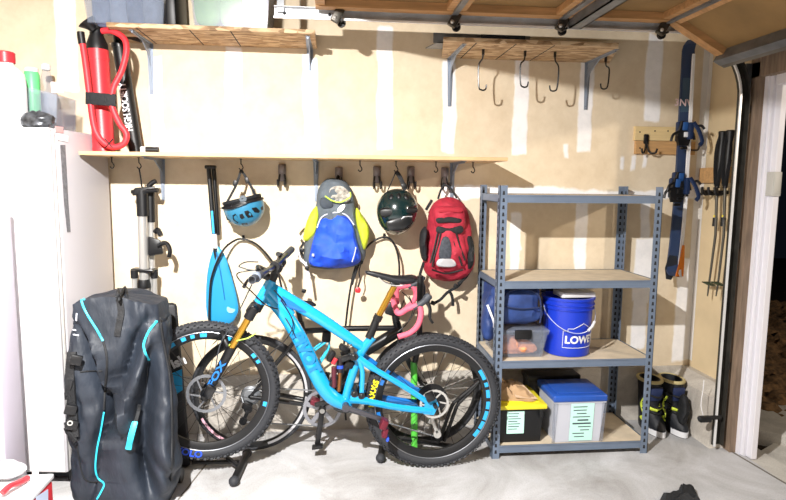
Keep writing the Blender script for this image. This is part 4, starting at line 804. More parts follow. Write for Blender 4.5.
for k in range(3): a = P(686+3*k, 46, ys-.005); b.box((a.x, ys-.003, a.z), (.010, .001, .018), (0, .3, 0))
b.build('logo', 'white', t, smooth=0)
def binding(t, px, py, y, s):
    q = P(px, py, y); o = MB().box(q+V((0, -.02, 0)), (.06, .035, .12), None, .01).build('binding', mat('binding_navy', '#182a4c', .4), t)
    MB().prism([q+V(v) for v in ((-.018, -.037, .06), (.018, -.037, .06), (.03, -.037, .01), (.045, -.037, -.03), (.03, -.037, -.085), (-.03, -.037, -.085), (-.045, -.037, -.03), (-.03, -.037, .01))], (0, -.022, 0)).build('toe_wing', 'black', o, smooth=0); MB().box(q+V((0, -.062, .03)), (.03, .012, .05), (.2, 0, 0), .004).build('toe_lever', mat('binding_blue', '#24508c', .4), o)
    b = MB(); b.tube(cr([q+V((-.02, -.05, .0)), q+V((-.07, -.06, -.02)), q+V((-.085, -.065, -.06))], 4), .008, 7); b.build('brake_arm', 'black', o); b = MB(); b.tube(cr([q+V((.02, -.05, .0)), q+V((.05, -.06, -.01)), q+V((.06, -.065, -.05))], 4), .008, 7); b.build('brake_arm', 'black', o)
    MB().box(q+V((.005, -.065, -.02)), (.022, .012, .03), None, .003).build('plate', s, o)
    MB().box(q+V((0, -.06, -.1)), (.04, .02, .016), None, .004).build('lever', 'blackm', o)
binding(t, 679, 132, ys, 'white'); binding(t, 675, 182, ys, 'black'); binding(t, 672, 188, ys-.002, 'black')
# second ski edge-on
t = thing('ski', 'ski turned edge on with pale edge and orange tip beside the dark blue ski', 'ski', P(680, 278, .33), 'pair of skis on the wall')
ax_ = [(693.5, 54), (691.5, 90), (689.5, 130), (687, 170), (685, 205), (682.5, 235), (680, 258), (677, 276)]
L = cr(pp(.33, *ax_), 5); b = MB(); rings = []
for i, q in enumerate(L):
    f = i/(len(L)-1); hw = .006+.003*math.sin(PI*f)**.5; hd = .010*(1-.5*max(0, (f-.85)/.15)**2)
    o_ = V((0, -.04*max(0, (f-.85)/.15)**2, 0)); rings.append([q+o_+V((-hw, -hd*.9, 0)), q+o_+V((hw, -hd*.9, 0)), q+o_+V((hw, hd*.3, 0)), q+o_+V((-hw, hd*.3, 0))])
b.loft(rings); b.build('ski_body', 'skiedge', t, smooth=30)
b = MB(); rings = []
for i, q in enumerate(L):
    f = i/(len(L)-1)
    if f < .76: continue
    w = .008+.045*min(1, (f-.76)/.22); rings.append([q+V((-w*.35, -.022, 0)), q+V((.004+w*.5, -.018, 0)), q+V((.004+w*.5, -.010, 0)), q+V((-w*.35, -.012, 0))])
b.loft(rings); b.build('tip', 'orange', t, smooth=30)
def bind2(px, py):
    q = P(px, py, .30); o = MB().box(q, (.03, .05, .1), None, .008).build('binding', MATS['binding_navy'], t)
    b = MB(); b.tube(cr([q+V((.01, -.02, .05)), q+V((.04, -.03, .0)), q+V((.065, -.03, -.06)), q+V((.05, -.03, -.085))], 5), .013, 8, flat=.6); b.build('heel_lever', MATS['binding_navy'], o); MB().tube(cr([q+V((.02, -.02, .02)), q+V((.05, -.03, .03)), q+V((.07, -.035, .01))], 4), .008, 7).build('brake_arm', 'black', o)
bind2(689.5, 131); bind2(686, 186)
# return wall board, hook rack, ski poles
XR = 1.44
def ppx(x, *pts): return [PX(a, c, x) for a, c in pts]
a, c = PX(690.5, 167, XR), PX(722, 184, XR); zz0, zz1 = PX(705, 183, XR).z, PX(705, 168, XR).z
MB_ = MB().mm(XR-.02, XR, .17, WALL-.01, zz0, zz1, .002); o = MB_.build('hanger_board', 'brown_pine' if 'brown_pine' in K else MATS['brown_pine'], None, smooth=0); tag(o, 'single pine board on the side wall behind the ski poles', 'board')
a = PX(708, 192, 1.40); t = thing('hook_rack', 'black rack of upturned prongs on the side wall beside the ski poles', 'hook rack', a)
MB().mm(1.405, 1.42, .17, .40, a.z-.01, a.z+.012, .003).build('bar', 'black', t)
for k in range(4): y = .37-.06*k; b = MB(); b.tube(cr([(1.405, y, a.z), (1.38, y, a.z-.012), (1.35, y, a.z-.008), (1.34, y, a.z+.03)], 4), .008, 7); b.build('prong', 'black', t)
XP = 1.37
for k, (label, top, knot, bas, tip) in enumerate((('ski pole with black grip nearest the skis on the side wall', (723, 132), (717, 188), (709, 284), (707.5, 296)), ('ski pole with black grip nearest the door track on the side wall', (730.5, 131), (725, 188), (718, 284), (716, 296)))):
    t = thing('ski_pole', label, 'ski pole', PX(*tip, XP), 'pair of ski poles'); A_, B_, C_, D_ = ppx(XP, top, knot, bas, tip)
    MB().tube([B_, PX((top[0]+bas[0])/2-.5, 235, XP), C_, D_], [.009, .008, .006, .004], 10).build('shaft', mat('pole_dark', '#55524a', .4, .4), t)
    b = MB(); b.tube([A_+V((0, 0, .005)), A_, A_+(B_-A_)*.2, A_+(B_-A_)*.35, A_+(B_-A_)*.6, B_], [.02, .024, .017, .02, .018, .014], 12); g_ = b.build('grip', 'black', t)
    b = MB(); b.tube(cr([A_+V((-.01, 0, -.01)), A_+(B_-A_)*.3+V((-.035, -.01, 0)), A_+(B_-A_)*.7+V((-.03, -.01, 0)), A_+(B_-A_)*.95+V((-.012, -.01, 0)), A_+(B_-A_)*.5+V((.0, -.02, 0))], 5), .012, 6, flat=.25); b.build('wrist_strap', 'blackf', t)
    q = PX((top[0]+bas[0])/2-1, 222, XP); MB().cyl(q+V((0, 0, -.025)), q+V((0, 0, .025)), .014, 10).build('clamp', 'black', t); MB().cyl(q+V((0, 0, .03)), q+V((0, 0, .04)), .0105, 10).build('ring', 'yellow', t)
    b = MB(); b.lathe([(.012, -.008), (.04, -.002), (.042, .002), (.012, .012)], C_, (.3, 0, 1), 16); b.build('basket', mat('basket_green', '#2c3a20', .6), t)
from mathutils.bvhtree import BVHTree
# ------------------------------------------------------------------ bicycles
def wheel(par, name, c, R, tr, rim_r, rim_h, rim_w, n_sp, mats, knobs=0, rotor=0, rot_dy=-.03, steer=0.0, hubw=.06, decals_glints=()):
    c = V(c); M = Matrix.Translation(c) @ Matrix.Rotation(steer, 4, 'Z')
    def pt(r, a, y=0): return V((r*math.cos(a), y, r*math.sin(a)))
    N = 72
    b = MB(); prof = [(rim_r, -rim_w/2), (rim_r, rim_w/2), (rim_r-rim_h*.5, rim_w*.45), (rim_r-rim_h, rim_w*.2), (rim_r-rim_h, -rim_w*.2), (rim_r-rim_h*.5, -rim_w*.45)]
    rings = [[pt(r, 2*PI*k/N, y) for r, y in prof] for k in range(N)]; b.loft(rings+[rings[0]], False); bmesh.ops.remove_doubles(b.bm, verts=b.bm.verts, dist=1e-5)
    w = b.xf(M).build(name, mats['rim'], par, smooth=35)
    b = MB(); b.tube([pt(R-tr, 2*PI*k/N) for k in range(N)], tr, 14, closed=True, upv=(0, 1, 0))
    if knobs:
        for k in range(knobs):
            a = 2*PI*k/knobs; h = PI/knobs
            for yy, el, aa, s in ((.006, 0, 0, (.012, .010, .009)), (-.008, 0, h, (.012, .010, .009)), (-.022, -.75, .0, (.013, .010, .010)), (.022, .75, h, (.013, .010, .010)), (-.029, -1.15, h, (.009, .007, .007))):
                cc = pt(R-tr+tr*math.cos(el), a+aa, 0); rad = V((math.cos(a+aa), 0, math.sin(a+aa))); up = (rad*math.cos(el)+V((0, math.sin(el), 0))).normalized(); cen = pt(R-tr, a+aa)+up*tr; tg = V((-math.sin(a+aa), 0, math.cos(a+aa))); sd = up.cross(tg)
                b.box(cen+V((0, yy*.25, 0)), s, Matrix((tg, sd, up)).transposed())
    b.xf(M).build('tyre', mats['tyre'], w, smooth=50)
    if knobs: b = MB(); b.tube([pt(rim_r+.001, 2*PI*k/N, -rim_w/2) for k in range(N)], .0028, 6, closed=True, upv=(0, 1, 0)); b.xf(M).build('rim_highlight', 'rotor', w)  # grey ring paints a highlight along the tyre and rim junction
    b = MB(); b.lathe([(.012, -hubw), (.012, -hubw*.75), (.03, -hubw*.7), (.03, -hubw*.6), (.018, -hubw*.5), (.018, hubw*.5), (.03, hubw*.6), (.03, hubw*.7), (.012, hubw*.75), (.012, hubw)], (0, 0, 0), (0, 1, 0), 20); b.xf(M).build('hub', mats['hub'], w)
    for k in range(n_sp):
        s = -1 if k % 2 else 1; a = 2*PI*k/n_sp; t_ = a+(.9 if (k//2) % 2 else -.9)
        b = MB(); b.tube([pt(.028, t_, s*hubw*.65), pt(rim_r-rim_h, a, s*.004)], .0013, 4); b.xf(M).build('spoke', mats['spoke'], w)
    if rotor:
        b = MB(); n = 48
        out = [pt(rotor*(1+.02*(k % 2)), 2*PI*k/n, rot_dy) for k in range(n)]; inn = [pt(rotor*.86*(1-.02*(k % 2)), 2*PI*k/n, rot_dy) for k in range(n)]
        rr_ = [[o_, o_+V((0, .002, 0)), i_+V((0, .002, 0)), i_] for o_, i_ in zip(out, inn)]; b.loft(rr_+[rr_[0]], False)
        for k in range(6): b.beam(pt(rotor*.87, 2*PI*k/6, rot_dy+.001), pt(.025, 2*PI*k/6+.5, rot_dy+.001), .008, .002, (0, 1, 0))
        b.lathe([(.03, rot_dy-.001), (.03, rot_dy+.003)], (0, 0, 0), (0, 1, 0), 16)
        b.xf(M).build('brake_rotor', 'steel' if name == 'rear_wheel' else 'rotor', w, smooth=0)
    for a0, a1, m_ in decals_glints:
        b = MB(); ks = [a0+(a1-a0)*k/12 for k in range(13)]
        b.loft([[pt(rim_r-.004, a, -rim_w/2-.0006), pt(rim_r-rim_h*.62, a, -rim_w*.43-.0008), pt(rim_r-rim_h*.62, a, -rim_w*.43-.0002), pt(rim_r-.004, a, -rim_w/2)] for a in ks]); b.xf(M).build('rim_decal_glint', m_, w, smooth=0)
    return w, M
def arc_text(txt, size, M, r, a0, y, flip=1, bold=.0015):
    def bend(co):
        a = a0-flip*co.x/r; q = V(((r+flip*co.y)*math.cos(a), y-co.z, (r+flip*co.y)*math.sin(a))); return M @ q
    return text_bm(txt, size, None, .0006, bend, bold=bold)
mtbm = dict(rim='black', tyre='rubber', hub='blackm', spoke='blackm')
YB = -.05
def Q(px, py, dy=0): p = P(px, py, YB); p.y += dy; return p
t = thing('mountain_bike', 'bright blue full suspension mountain bike with gold fork tubes, parked in front', 'bicycle', (P(330, 460, YB).x, YB, 0))
rc = Q(433, 399); rc.z = .366; fc = Q(207.5, 391)
w, M = wheel(t, 'rear_wheel', rc, .366, .0275, .314, .038, .034, 28, mtbm, knobs=66, rotor=.078, rot_dy=-.045, hubw=.07, decals_glints=((-.72, -.58, 'cyant'), (-.55, -.40, 'cyant'), (-.37, -.2, 'cyant'), (-.16, -.02, 'cyant'), (.05, .2, 'cyant'), (.26, .34, 'cyant'), (.4, .6, 'cyant'), (2.5, 2.62, 'blued'), (2.7, 2.8, 'blued'), (3.3, 3.5, 'blued'), (3.56, 3.7, 'blued')))
arc_text('MAXXIS', .042, M, .333, 2.96, -.0295).build('lettering', 'yellowt', w, smooth=0)
b = MB(); b.lathe([(.085, .0), (.085, .004), (.06, .018), (.04, .035), (.03, .035)], rc+V((0, .03, 0)), (0, 1, 0), 32); b.build('cassette', 'blackm', t)
w, M = wheel(t, 'front_wheel', fc, .366, .0275, .314, .038, .034, 28, mtbm, knobs=66, rotor=.1, rot_dy=-.04, hubw=.06, steer=.05, decals_glints=((.5, .56, 'cyant'), (.62, .7, 'cyant'), (1.0, 1.06, 'cyant'), (1.14, 1.2, 'cyant'), (1.55, 1.66, 'cyant'), (1.75, 1.82, 'cyant'), (1.9, 1.98, 'cyant'), (2.1, 2.2, 'cyant'), (-.3, -.22, 'cyant')))
arc_text('EVOLO', .05, M, .331, 4.38, -.0295, -1).build('lettering', 'bluet', w, smooth=0)
# frame
def Qs(dy, *pts): return [Q(a, c, dy) for a, c in pts]
b = MB()
b.tube(Qs(0, (271.8, 280), (259.5, 302.5)), [.027, .031], 16); b.tube(Qs(0, (270, 289), (282, 303), (290, 316)), [.036, .040, .03], 14, flat=.7)
pts = cr(Qs(0, (269, 288), (288, 299), (318, 317), (345, 335), (362, 347)), 6); b.tube(pts, [.037-.011*k/(len(pts)-1) for k in range(len(pts))], 14, flat=.62)
pts = cr(Qs(0, (267, 295), (283, 312), (299.5, 338), (312.5, 366), (323, 386), (332, 397), (342, 402.5), (352, 404)), 6); b.tube(pts, [.034+.008*math.sin(PI*k/(len(pts)-1)) for k in range(len(pts))], 14, flat=.75)
pts = cr(Qs(0, (372.5, 337), (364, 348), (357, 362), (350, 382), (346, 398)), 6); b.tube(pts, [.024, .024]+[.023]*(len(pts)-3)+[.026], 14, flat=.8)
b.cyl(Q(345.5, 402, -.04), Q(345.5, 402, .04), .026, 18)
fr = b.build('frame', 'blue', t, smooth=50)
M = frame(Q(302, 355, -.034), Q(290, 331)-Q(315, 379), V((0, 0, 1)))
d = (Q(318, 377)-Q(292, 326)).normalized(); M = frame(Q(306, 351.5, -.0335), d, V((-d.z, 0, d.x))); text_bm('PIVOT', .08, M, .0006, bold=.004, sx=1.05).build('lettering', 'decal', fr, smooth=0)
b = MB(); b.tube(cr(Qs(-.028, (287, 291), (300, 301), (322, 315), (340, 327)), 5), [.003, .008]+[.012]*12+[.004]*2, 8, flat=.3) if False else b.tube(Qs(-.0235, (281, 298), (292, 304.5), (306, 311)), [.018, .018, .004], 8, flat=.3); b.build('dark_panel', 'blued', fr)
# swingarm
for dy, m_, nm in ((-.05, 'blue', 'swingarm'), (.055, 'blued', 'swingarm')):
    b = MB(); pts = cr(Qs(dy, (358, 355), (372, 365), (394, 378), (415, 391), (429, 401)), 5); b.tube(pts, [.019]*6+[.015]*(len(pts)-6), 10, flat=.6)
    pts = cr(Qs(dy, (350, 396), (360, 396.5), (374, 399.5), (392, 403), (414, 406), (430, 407)), 5); b.tube(pts, [.022]*8+[.018]*(len(pts)-8), 10, flat=.6)
    b.tube(cr(Qs(dy, (359, 357), (362, 370), (361, 394)), 5), .013, 10, flat=.7)
    b.prism(Qs(dy-.006, (424, 394), (434, 394), (437, 402), (432, 411), (422, 410)), (0, .012, 0)); sw = b.build(nm, m_, t, smooth=50)
for a, c, r in ((353.5, 353.5, .021), (354, 390, .018), (361, 392, .018)): b = MB(); b.cyl(Q(a, c, -.062), Q(a, c, .06), r, 18); b.sph(Q(a, c, -.062), (r*.6, .004, r*.6), nu=12, nv=6); b.build('pivot', 'blackm', t)
for dy in (-.045, .045): MB().beam(Q(352, 353, dy), Q(341, 357, dy), .012, .03, (0, 0, 1), .003).build('rocker_link', 'blackm', t)
o = MB().cyl(Q(340.5, 357), Q(340, 372), .017, 16).build('shock_absorber', mat('shock_black', '#2a2226', .35, .3), t); MB().cyl(Q(340, 371), Q(339, 391), .012, 14).build('shock_shaft', 'bronze', o); MB().cyl(Q(334, 366, -.01), Q(334, 386, -.01), .014, 14).build('reservoir', mat('shock_maroon', '#5a2630', .35, .3), o); MB().cyl(Q(340, 365), Q(340, 368), .0185, 16).build('blue_ring', 'bluet', o); MB().cyl(Q(336, 357, -.03), Q(333, 362, -.03), .012, 10).build('adjuster', 'red', o)
for a_, c_, d_ in ((349, 363, (.05, .05, .04)), (344, 348, (.05, .05, .03)), (331, 356, (.03, .04, .06)), (333, 380, (.025, .04, .07))): MB().box(Q(a_, c_), d_, (.1, .5, .2), .008).build('shock_mount', 'black', t)
# fork
ua, ub = V((254, 309, 0)), V((208, 391, 0))
b = MB(); b.beam(Q(254, 308, -.085), Q(254, 308, .085), .055, .05, (-.5, 0, .8), .012); b.tube(Qs(0, (261, 300), (255, 309)), [.029, .034], 14); b.build('fork_crown', 'black', t)
for s in (-1, 1):
    dy = s*.066; MB().cyl(Q(254, 309, dy), Q(232, 347, dy), .0175, 16).build('stanchion', 'gold', t); MB().cyl(Q(256, 305, dy), Q(250, 315.5, dy), .026, 14).build('stanchion_cap', 'black', t)
    lo = MB().tube([Q(234, 343.5, dy), Q(230, 351, dy), Q(216, 377, dy), Q(206, 395, dy)], [.0255, .024, .022, .018], 14).build('fork_leg', 'black', t)
    if s < 0:
        d = (Q(232, 348)-Q(208, 391)).normalized(); M = frame(Q(220, 369, dy-.0235), d, V((-d.z, 0, d.x))); text_bm('FOX', .042, M, .0006, bold=.0015, sx=1.7).build('lettering', mat('fork_blue', '#1c6ec0', .4), lo, smooth=0)
b = MB(); b.tube(cr([Q(232, 347, -.066), Q(226, 336, -.05), Q(223, 331, 0), Q(226, 336, .05), Q(232, 347, .066)], 5), .016, 10); b.build('fork_arch', 'black', t)
b = MB(); b.loft([[Q(212+dx_, 345-u, dy) + V((0, 0, 0)) for dx_, u in ((0, 0), (2, 2))] + [Q(228+dx_*.6, 330-u, dy*.9) for dx_, u in ((2, 2), (0, 0))] for dy in (-.04, -.02, .0, .02, .04)]); b.build('mudguard', 'black', t, smooth=30)
MB().box(Q(213, 385, -.095), (.05, .03, .07), (0, .5, 0), .01).build('brake_caliper', 'blackm', t); MB().cyl(fc+V((0, -.09, 0)), fc+V((0, .09, 0)), .011, 12).build('axle', 'blackm', t)
b = MB(); b.cyl(rc+V((0, -.085, 0)), rc+V((0, .085, 0)), .011, 12); b.build('axle', 'blackm', t); MB().box(Q(428, 392, -.07), (.05, .03, .05), (0, -.4, 0), .01).build('brake_caliper', 'blackm', t)
# cockpit
bc = P(275, 266, YB); n0, f0 = P(252, 280, -.42), P(291.5, 249.5, .30)
b = MB(); b.tube(Qs(0, (271.5, 281), (275.5, 272.5)), .022, 12); b.beam(Q(276, 273.5), bc, .045, .04, (0, 0, 1), .008); b.cyl(bc+V((0, -.03, 0)), bc+V((0, .03, 0)), .026, 14); b.build('stem', 'black', t)
b = MB(); bp = cr([n0, n0.lerp(bc, .55)+V((0, 0, .0)), bc, f0.lerp(bc, .55), f0], 6); b.tube(bp, .0155, 10); b.build('handlebar', 'blackm', t)
MB().tube([n0, n0.lerp(bc, .35)], .019, 12).build('grip', 'hoodg', t); MB().tube([f0, f0.lerp(bc, .35)], .019, 12).build('grip', 'hoodg', t); MB().sph(P(256.5, 277, -.36), (.023, .02, .026), nu=14, nv=10).build('dropper_remote', mat('grey_ball', '#6f7888', .5), t)
for e, s in ((n0, -1), (f0, 1)):
    q = e.lerp(bc, .42); o = MB().box(q+V((-.02, 0, -.01)), (.04, .05, .035), (0, .3, 0), .008).build('brake_lever', 'black', t)
    tip = P(244, 287, -.36) if s < 0 else P(281, 265, .26)
    b = MB(); b.tube(cr([q+V((-.03, 0, -.01)), q.lerp(tip, .5)+V((-.025, 0, .0)), tip], 5), [.007]*8+[.009]*3, 8); b.build('lever_blade', 'blackm', o); b = MB(); b.cyl(q+V((-.02, s*-.02, .01)), q+V((-.03, s*-.08, .02)), .013, 10); b.build('reservoir', 'blackm', o)
hos = [([bc+V((-.02, -.1, 0)), P(241, 272, -.2), P(238, 278, -.15), P(252, 292, -.1), P(266, 305, -.09), P(278, 309, -.095)], 'black'), ([bc+V((0, -.15, 0)), P(251, 270, -.2), P(243, 268, -.18), P(239, 266, -.16), P(246, 262, -.1), P(258, 262, -.05)], 'hoodg'), ([P(252, 284, -.3), P(243, 303, -.2), P(232, 325, -.14), P(220, 345, -.13), P(214, 380, -.135)], 'hoodg'), ([P(281, 300, -.1), P(293, 322, -.1), P(287, 338, -.1), P(272, 352, -.1), P(266, 358, -.09)], 'black'), ([P(274, 290, -.1), P(283, 300, -.095), P(286, 305, -.085)], 'black'), ([P(272, 300, .02), P(288, 322, -.09), P(296, 338, -.08)], 'black'), ([P(346, 352, -.07), P(352, 344, -.06), P(362, 342, -.04)], 'black')]
for h_, m_ in hos: b = MB(); b.tube(cr(h_, 6), .0032, 6); b.build('hose', m_, t)
b = MB(); b.tube(cr([P(228, 346, -.12), P(236, 341, -.13), P(248, 338, -.13), P(256, 333, -.13)], 5), .003, 5); b.build('zip_tie', mat('lime_tie', '#c8f060', .6), t)
for a, c, y, d in ((262, 271, -.2, (.05, .06, .035)), (266, 276, -.12, (.04, .05, .03)), (281, 262, .1, (.05, .06, .04)), (279, 268, -.02, (.035, .05, .04))): MB().box(P(a, c, y), d, (.2, .5, .2), .01).build('control_clamp', 'black', t)
# seat
MB().tube(Qs(0, (369, 338), (378.5, 315)), [.022, .02], 14).build('dropper_post', 'black', t); MB().cyl(Q(377.5, 318), Q(394.5, 286), .0165, 14).build('seat_tube_inner', 'gold', t); MB().cyl(Q(376.7, 320), Q(379, 315), .024, 14).build('seat_collar', 'blackm', t); MB().box(Q(395, 284), (.05, .04, .022), (0, .05, 0), .006).build('seat_clamp', 'blackm', t)
b = MB(); rings = []
for px, py, w_, h_ in ((365.5, 271.5, .008, .008), (367, 272, .016, .016), (375, 273.5, .022, .022), (385, 276, .028, .026), (392, 278, .036, .03), (400, 278.6, .052, .032), (407, 278.5, .068, .034), (412.5, 277.8, .072, .03), (416, 277.8, .05, .02), (417.5, 278.2, .02, .01)):
    q = Q(px, py); rings.append([q+V((0, math.cos(2*PI*k/14)*w_, math.sin(2*PI*k/14)*h_*(.5 if math.sin(2*PI*k/14) > 0 else .9))) for k in range(14)])
b.loft(rings); sd = b.build('saddle', mat('saddle_black', '#191b20', .4), t)
for s in (-1, 1): b = MB(); b.tube(cr(Qs(s*.022, (378, 277), (386, 283), (398, 285), (408, 282)), 4), .0035, 6); b.build('saddle_rail', 'steel', sd)
# drivetrain
bb = Q(345.5, 402)
b = MB(); b.lathe([(.085, 0), (.085, .003), (.06, .004)], bb+V((0, .055, 0)), (0, 1, 0), 40); b.build('chainring', 'blackm', t)
b = MB(); b.beam(bb+V((0, -.075, 0)), Q(381.5, 412.5, -.095), .018, .026, (0, 0, 1), .006); b.cyl(bb+V((0, -.09, 0)), bb+V((0, -.05, 0)), .02, 16); b.build('crank_arm', mat('crank_grey', '#4b4a50', .3, .5), t); b = MB(); b.beam(bb+V((0, .075, 0)), bb+V((-.165, .095, -.05)), .018, .026, (0, 0, 1), .006); b.build('crank_arm', 'blackm', t)
o = MB().box(Q(381.5, 413, -.14), (.035, .06, .05), (0, .4, 0), .006).build('pedal', mat('pedal_red', '#6a2030', .4, .4), t); MB().box(Q(382.5, 421, -.14), (.028, .05, .05), (0, .2, 0), .006).build('cage', MATS['pedal_red'], o); MB().box(Q(385, 427, -.14), (.012, .05, .02), (0, .3, 0), .004).build('cage_plate', 'bluet', o)
MB().box(bb+V((-.165, .15, -.05)), (.05, .07, .03), (0, .4, 0), .006).build('pedal', MATS['pedal_red'], t)
dm = Q(437, 429, .05)
b = MB(); b.box(Q(433, 422, .05), (.03, .03, .06), (0, .4, 0), .008); b.beam(Q(434, 424, .05), Q(439, 437, .05), .012, .02, (0, 0, 1), .004); b.cyl(Q(439, 438, .044), Q(439, 438, .056), .022, 14); b.build('rear_derailleur', 'steel', t)
b = MB(); ch = [bb+V((.0, .057, .085)), rc+V((0, .05, .06)), rc+V((.05, .05, 0)), Q(441, 424, .05), Q(439, 441, .05), bb+V((.03, .057, -.08)), bb+V((-.06, .057, -.06)), bb+V((-.085, .057, 0)), bb+V((-.06, .057, .06))]; b.tube(ch, .004, 6, closed=True); b.build('chain', 'galvd', t, smooth=0)
# ------------------------------------------------------------------ road bike behind
YR = .2
def Rp(px, py, dy=0): p = P(px, py, YR); p.y += dy; return p
def Rs(dy, *pts): return [Rp(a, c, dy) for a, c in pts]
roadm = dict(rim='blackm', tyre='rubber', hub='blackm', spoke='steel')
t = thing('road_bike', 'black road bike with pink bar tape standing behind the blue mountain bike', 'bicycle', (P(330, 440, YR).x, YR, 0))
r1, r2 = Rp(251.5, 386), Rp(425, 386); r1.z = r2.z = .345
w, M = wheel(t, 'rear_wheel', r1, .337, .013, .318, .028, .022, 24, roadm, hubw=.06, decals_glints=((3.6, 4.6, mat('rim_pink_glint', '#d8a8b8', .4)), (5.0, 6.2, 'silver'), (.0, .9, 'silver')))  # pink arc is the rim's highlight, painted on as a coloured band
w, M = wheel(t, 'front_wheel', r2, .337, .013, .318, .028, .022, 24, roadm, hubw=.05)
rbb = Rp(322.5, 405)
st, hd0, hd1 = Rp(303, 331), Rp(398, 328), Rp(404, 350)
b = MB(); b.tube([st, Rp(350, 328.5), hd0], .0165, 12); b.tube([Rp(400, 330), Rp(357, 356), rbb], [.034, .034, .028], 12); b.tube([rbb, st, Rp(301, 322)], .017, 12); b.tube([Rp(396.5, 322), hd1], .022, 12)
for s in (-1, 1): b.tube([rbb+V((0, s*.03, 0)), r1+V((0, s*.06, 0))], .0125, 10); b.tube([st+V((0, s*.015, 0)), r1+V((0, s*.06, 0))], .009, 10)
b.cyl(rbb+V((0, -.035, 0)), rbb+V((0, .035, 0)), .024, 16); b.build('frame', 'blackm', t)
b = MB()
for s in (-1, 1): b.tube(cr([Rp(404, 351)+V((0, s*.035, 0)), Rp(411, 366)+V((0, s*.048, 0)), r2+V((0, s*.05, 0))], 5), [.016]*6+[.011]*5, 10)
b.tube([Rp(404, 352)+V((0, -.04, 0)), Rp(404, 352)+V((0, .04, 0))], .017, 10); b.build('fork', 'black', t)
b = MB(); b.cyl(Rp(301, 323), Rp(297, 306), .0135, 12); b.build('seat_post', 'black', t)
b = MB(); rings = []
for px, py, w_, h_ in ((279, 303, .02, .01), (282, 302.5, .06, .02), (290, 303, .06, .022), (300, 303.5, .03, .02), (312, 304, .018, .016), (316, 305, .006, .006)):
    q = Rp(px, py); rings.append([q+V((0, math.cos(2*PI*k/12)*w_, math.sin(2*PI*k/12)*h_)) for k in range(12)])
b.loft(rings); b.build('saddle', MATS['saddle_black'], t)
b = MB(); ring = [(.105*(1+.02*(k % 2))) for k in range(80)]; pts = []
b.lathe([(.09, -.003), (.108, -.0015), (.108, .0015), (.09, .003), (.09, -.003)], rbb+V((0, -.055, 0)), (0, 1, 0), 48, False)
for k in range(5):
    a = 2*PI*k/5+.3; b.beam(rbb+V((.02*math.cos(a), -.06, .02*math.sin(a))), rbb+V((.095*math.cos(a), -.056, .095*math.sin(a))), .008, .026, V((-math.sin(a), 0, math.cos(a))), .002)
b.build('chainring', mat('chainring_grey', '#8e8f96', .35, .5), t, smooth=0)
b = MB()
for k in range(64): a = 2*PI*k/64; b.box(rbb+V((.109*math.cos(a), -.055, .109*math.sin(a))), (.005, .003, .004), (0, -a, 0))
b.build('tooth_ring', 'galvd', t, smooth=0)
b = MB(); e_ = Rp(318, 436, -.09); b.beam(rbb+V((0, -.075, 0)), e_, .030, .03, (0, 1, 0), .008); b.cyl(rbb+V((0, -.09, 0)), rbb+V((0, -.05, 0)), .022, 16); b.sph(e_, (.017, .01, .017), nu=12, nv=8); b.build('crank_arm', 'blackm', t); MB().cyl(rbb+V((0, -.094, 0)), rbb+V((0, -.088, 0)), .014, 16).build('crank_bolt', 'steel', t)
b = MB(); b.beam(rbb+V((0, .075, 0)), rbb+V((.03, .09, .165)), .014, .028, (1, 0, 0), .005); b.build('crank_arm', 'blackm', t)
MB().hexa([e_+V(v) for v in ((-.03, -.05, -.02), (.03, -.05, -.012), (.03, -.005, -.012), (-.03, -.005, -.02), (-.03, -.05, -.006), (.03, -.05, .004), (.03, -.005, .004), (-.03, -.005, -.006))], .004).build('pedal', 'black', t)
b = MB(); b.lathe([(.035, -.03), (.055, -.012), (.055, .0)], r1+V((0, -.03, 0)), (0, 1, 0), 24); b.build('cassette', 'galvd', t)
b = MB(); q = Rp(249, 401, -.07); b.box(q, (.05, .03, .05), (0, .5, 0), .01); b.cyl(Rp(250, 404, -.078), Rp(250, 404, -.062), .024, 14); b.cyl(Rp(245, 416, -.078), Rp(245, 416, -.062), .022, 14); b.beam(Rp(251, 403, -.08), Rp(245, 417, -.08), .006, .02, (1, 0, 0), .002); b.build('rear_derailleur', 'black', t)
b = MB(); b.tube([rbb+V((.03, -.055, .1)), r1+V((0, -.04, .05)), r1+V((-.05, -.045, 0)), Rp(247, 404, -.07), Rp(248, 417, -.07), rbb+V((-.03, -.055, -.1)), rbb+V((.06, -.055, -.08)), rbb+V((.1, -.055, 0))], .0038, 5, closed=True); b.build('chain', 'galvd', t, smooth=0)
# drop bars
hs = Rp(392, 312)
b = MB(); b.tube([Rp(396.5, 324), Rp(395, 316)], .02, 12); b.tube([Rp(395, 317), Rp(393, 303)], .017, 12); b.box(Rp(390, 308, -.02), (.05, .04, .07), (0, .3, 0), .01); b.box(Rp(391, 298, .05), (.04, .04, .05), (0, .2, 0), .008); b.build('stem', 'black', t)
for s, pts, hood, lev in ((-1, [(396, 305), (398, 313), (408, 308.5), (418, 306), (421, 313), (418, 325), (410, 333), (398, 337)], [(413, 308), (422, 303), (428, 297), (430, 295)], [(427, 300), (430, 309), (430, 318), (433, 323)]), (1, [(394, 297), (397, 289.5), (405, 286), (413, 287), (416, 294), (413, 302), (406, 308)], [(408, 287), (415, 284), (421, 279), (423, 276)], [(421, 280), (424, 287), (424, 296)])):
    ys_ = YR+s*.19; c = cr([V((p.x, YR+s*(.03 if i == 0 else .19), p.z)) for i, p in enumerate(P(a, q, ys_) for a, q in pts)], 6); b = MB(); b.tube(c, .0165, 10); o = b.build('handlebar_drop', 'pink', t)
    b = MB(); b.tube(cr([P(a, q, ys_) for a, q in hood], 5), [.017]*8+[.021]*5+[.018]*3, 10); b.build('brake_hood', 'hoodg', o); b = MB(); b.tube(cr([P(a, q, ys_) for a, q in lev], 5), [.010]*10+[.007]*6, 8); b.build('brake_lever', 'blackm', o)
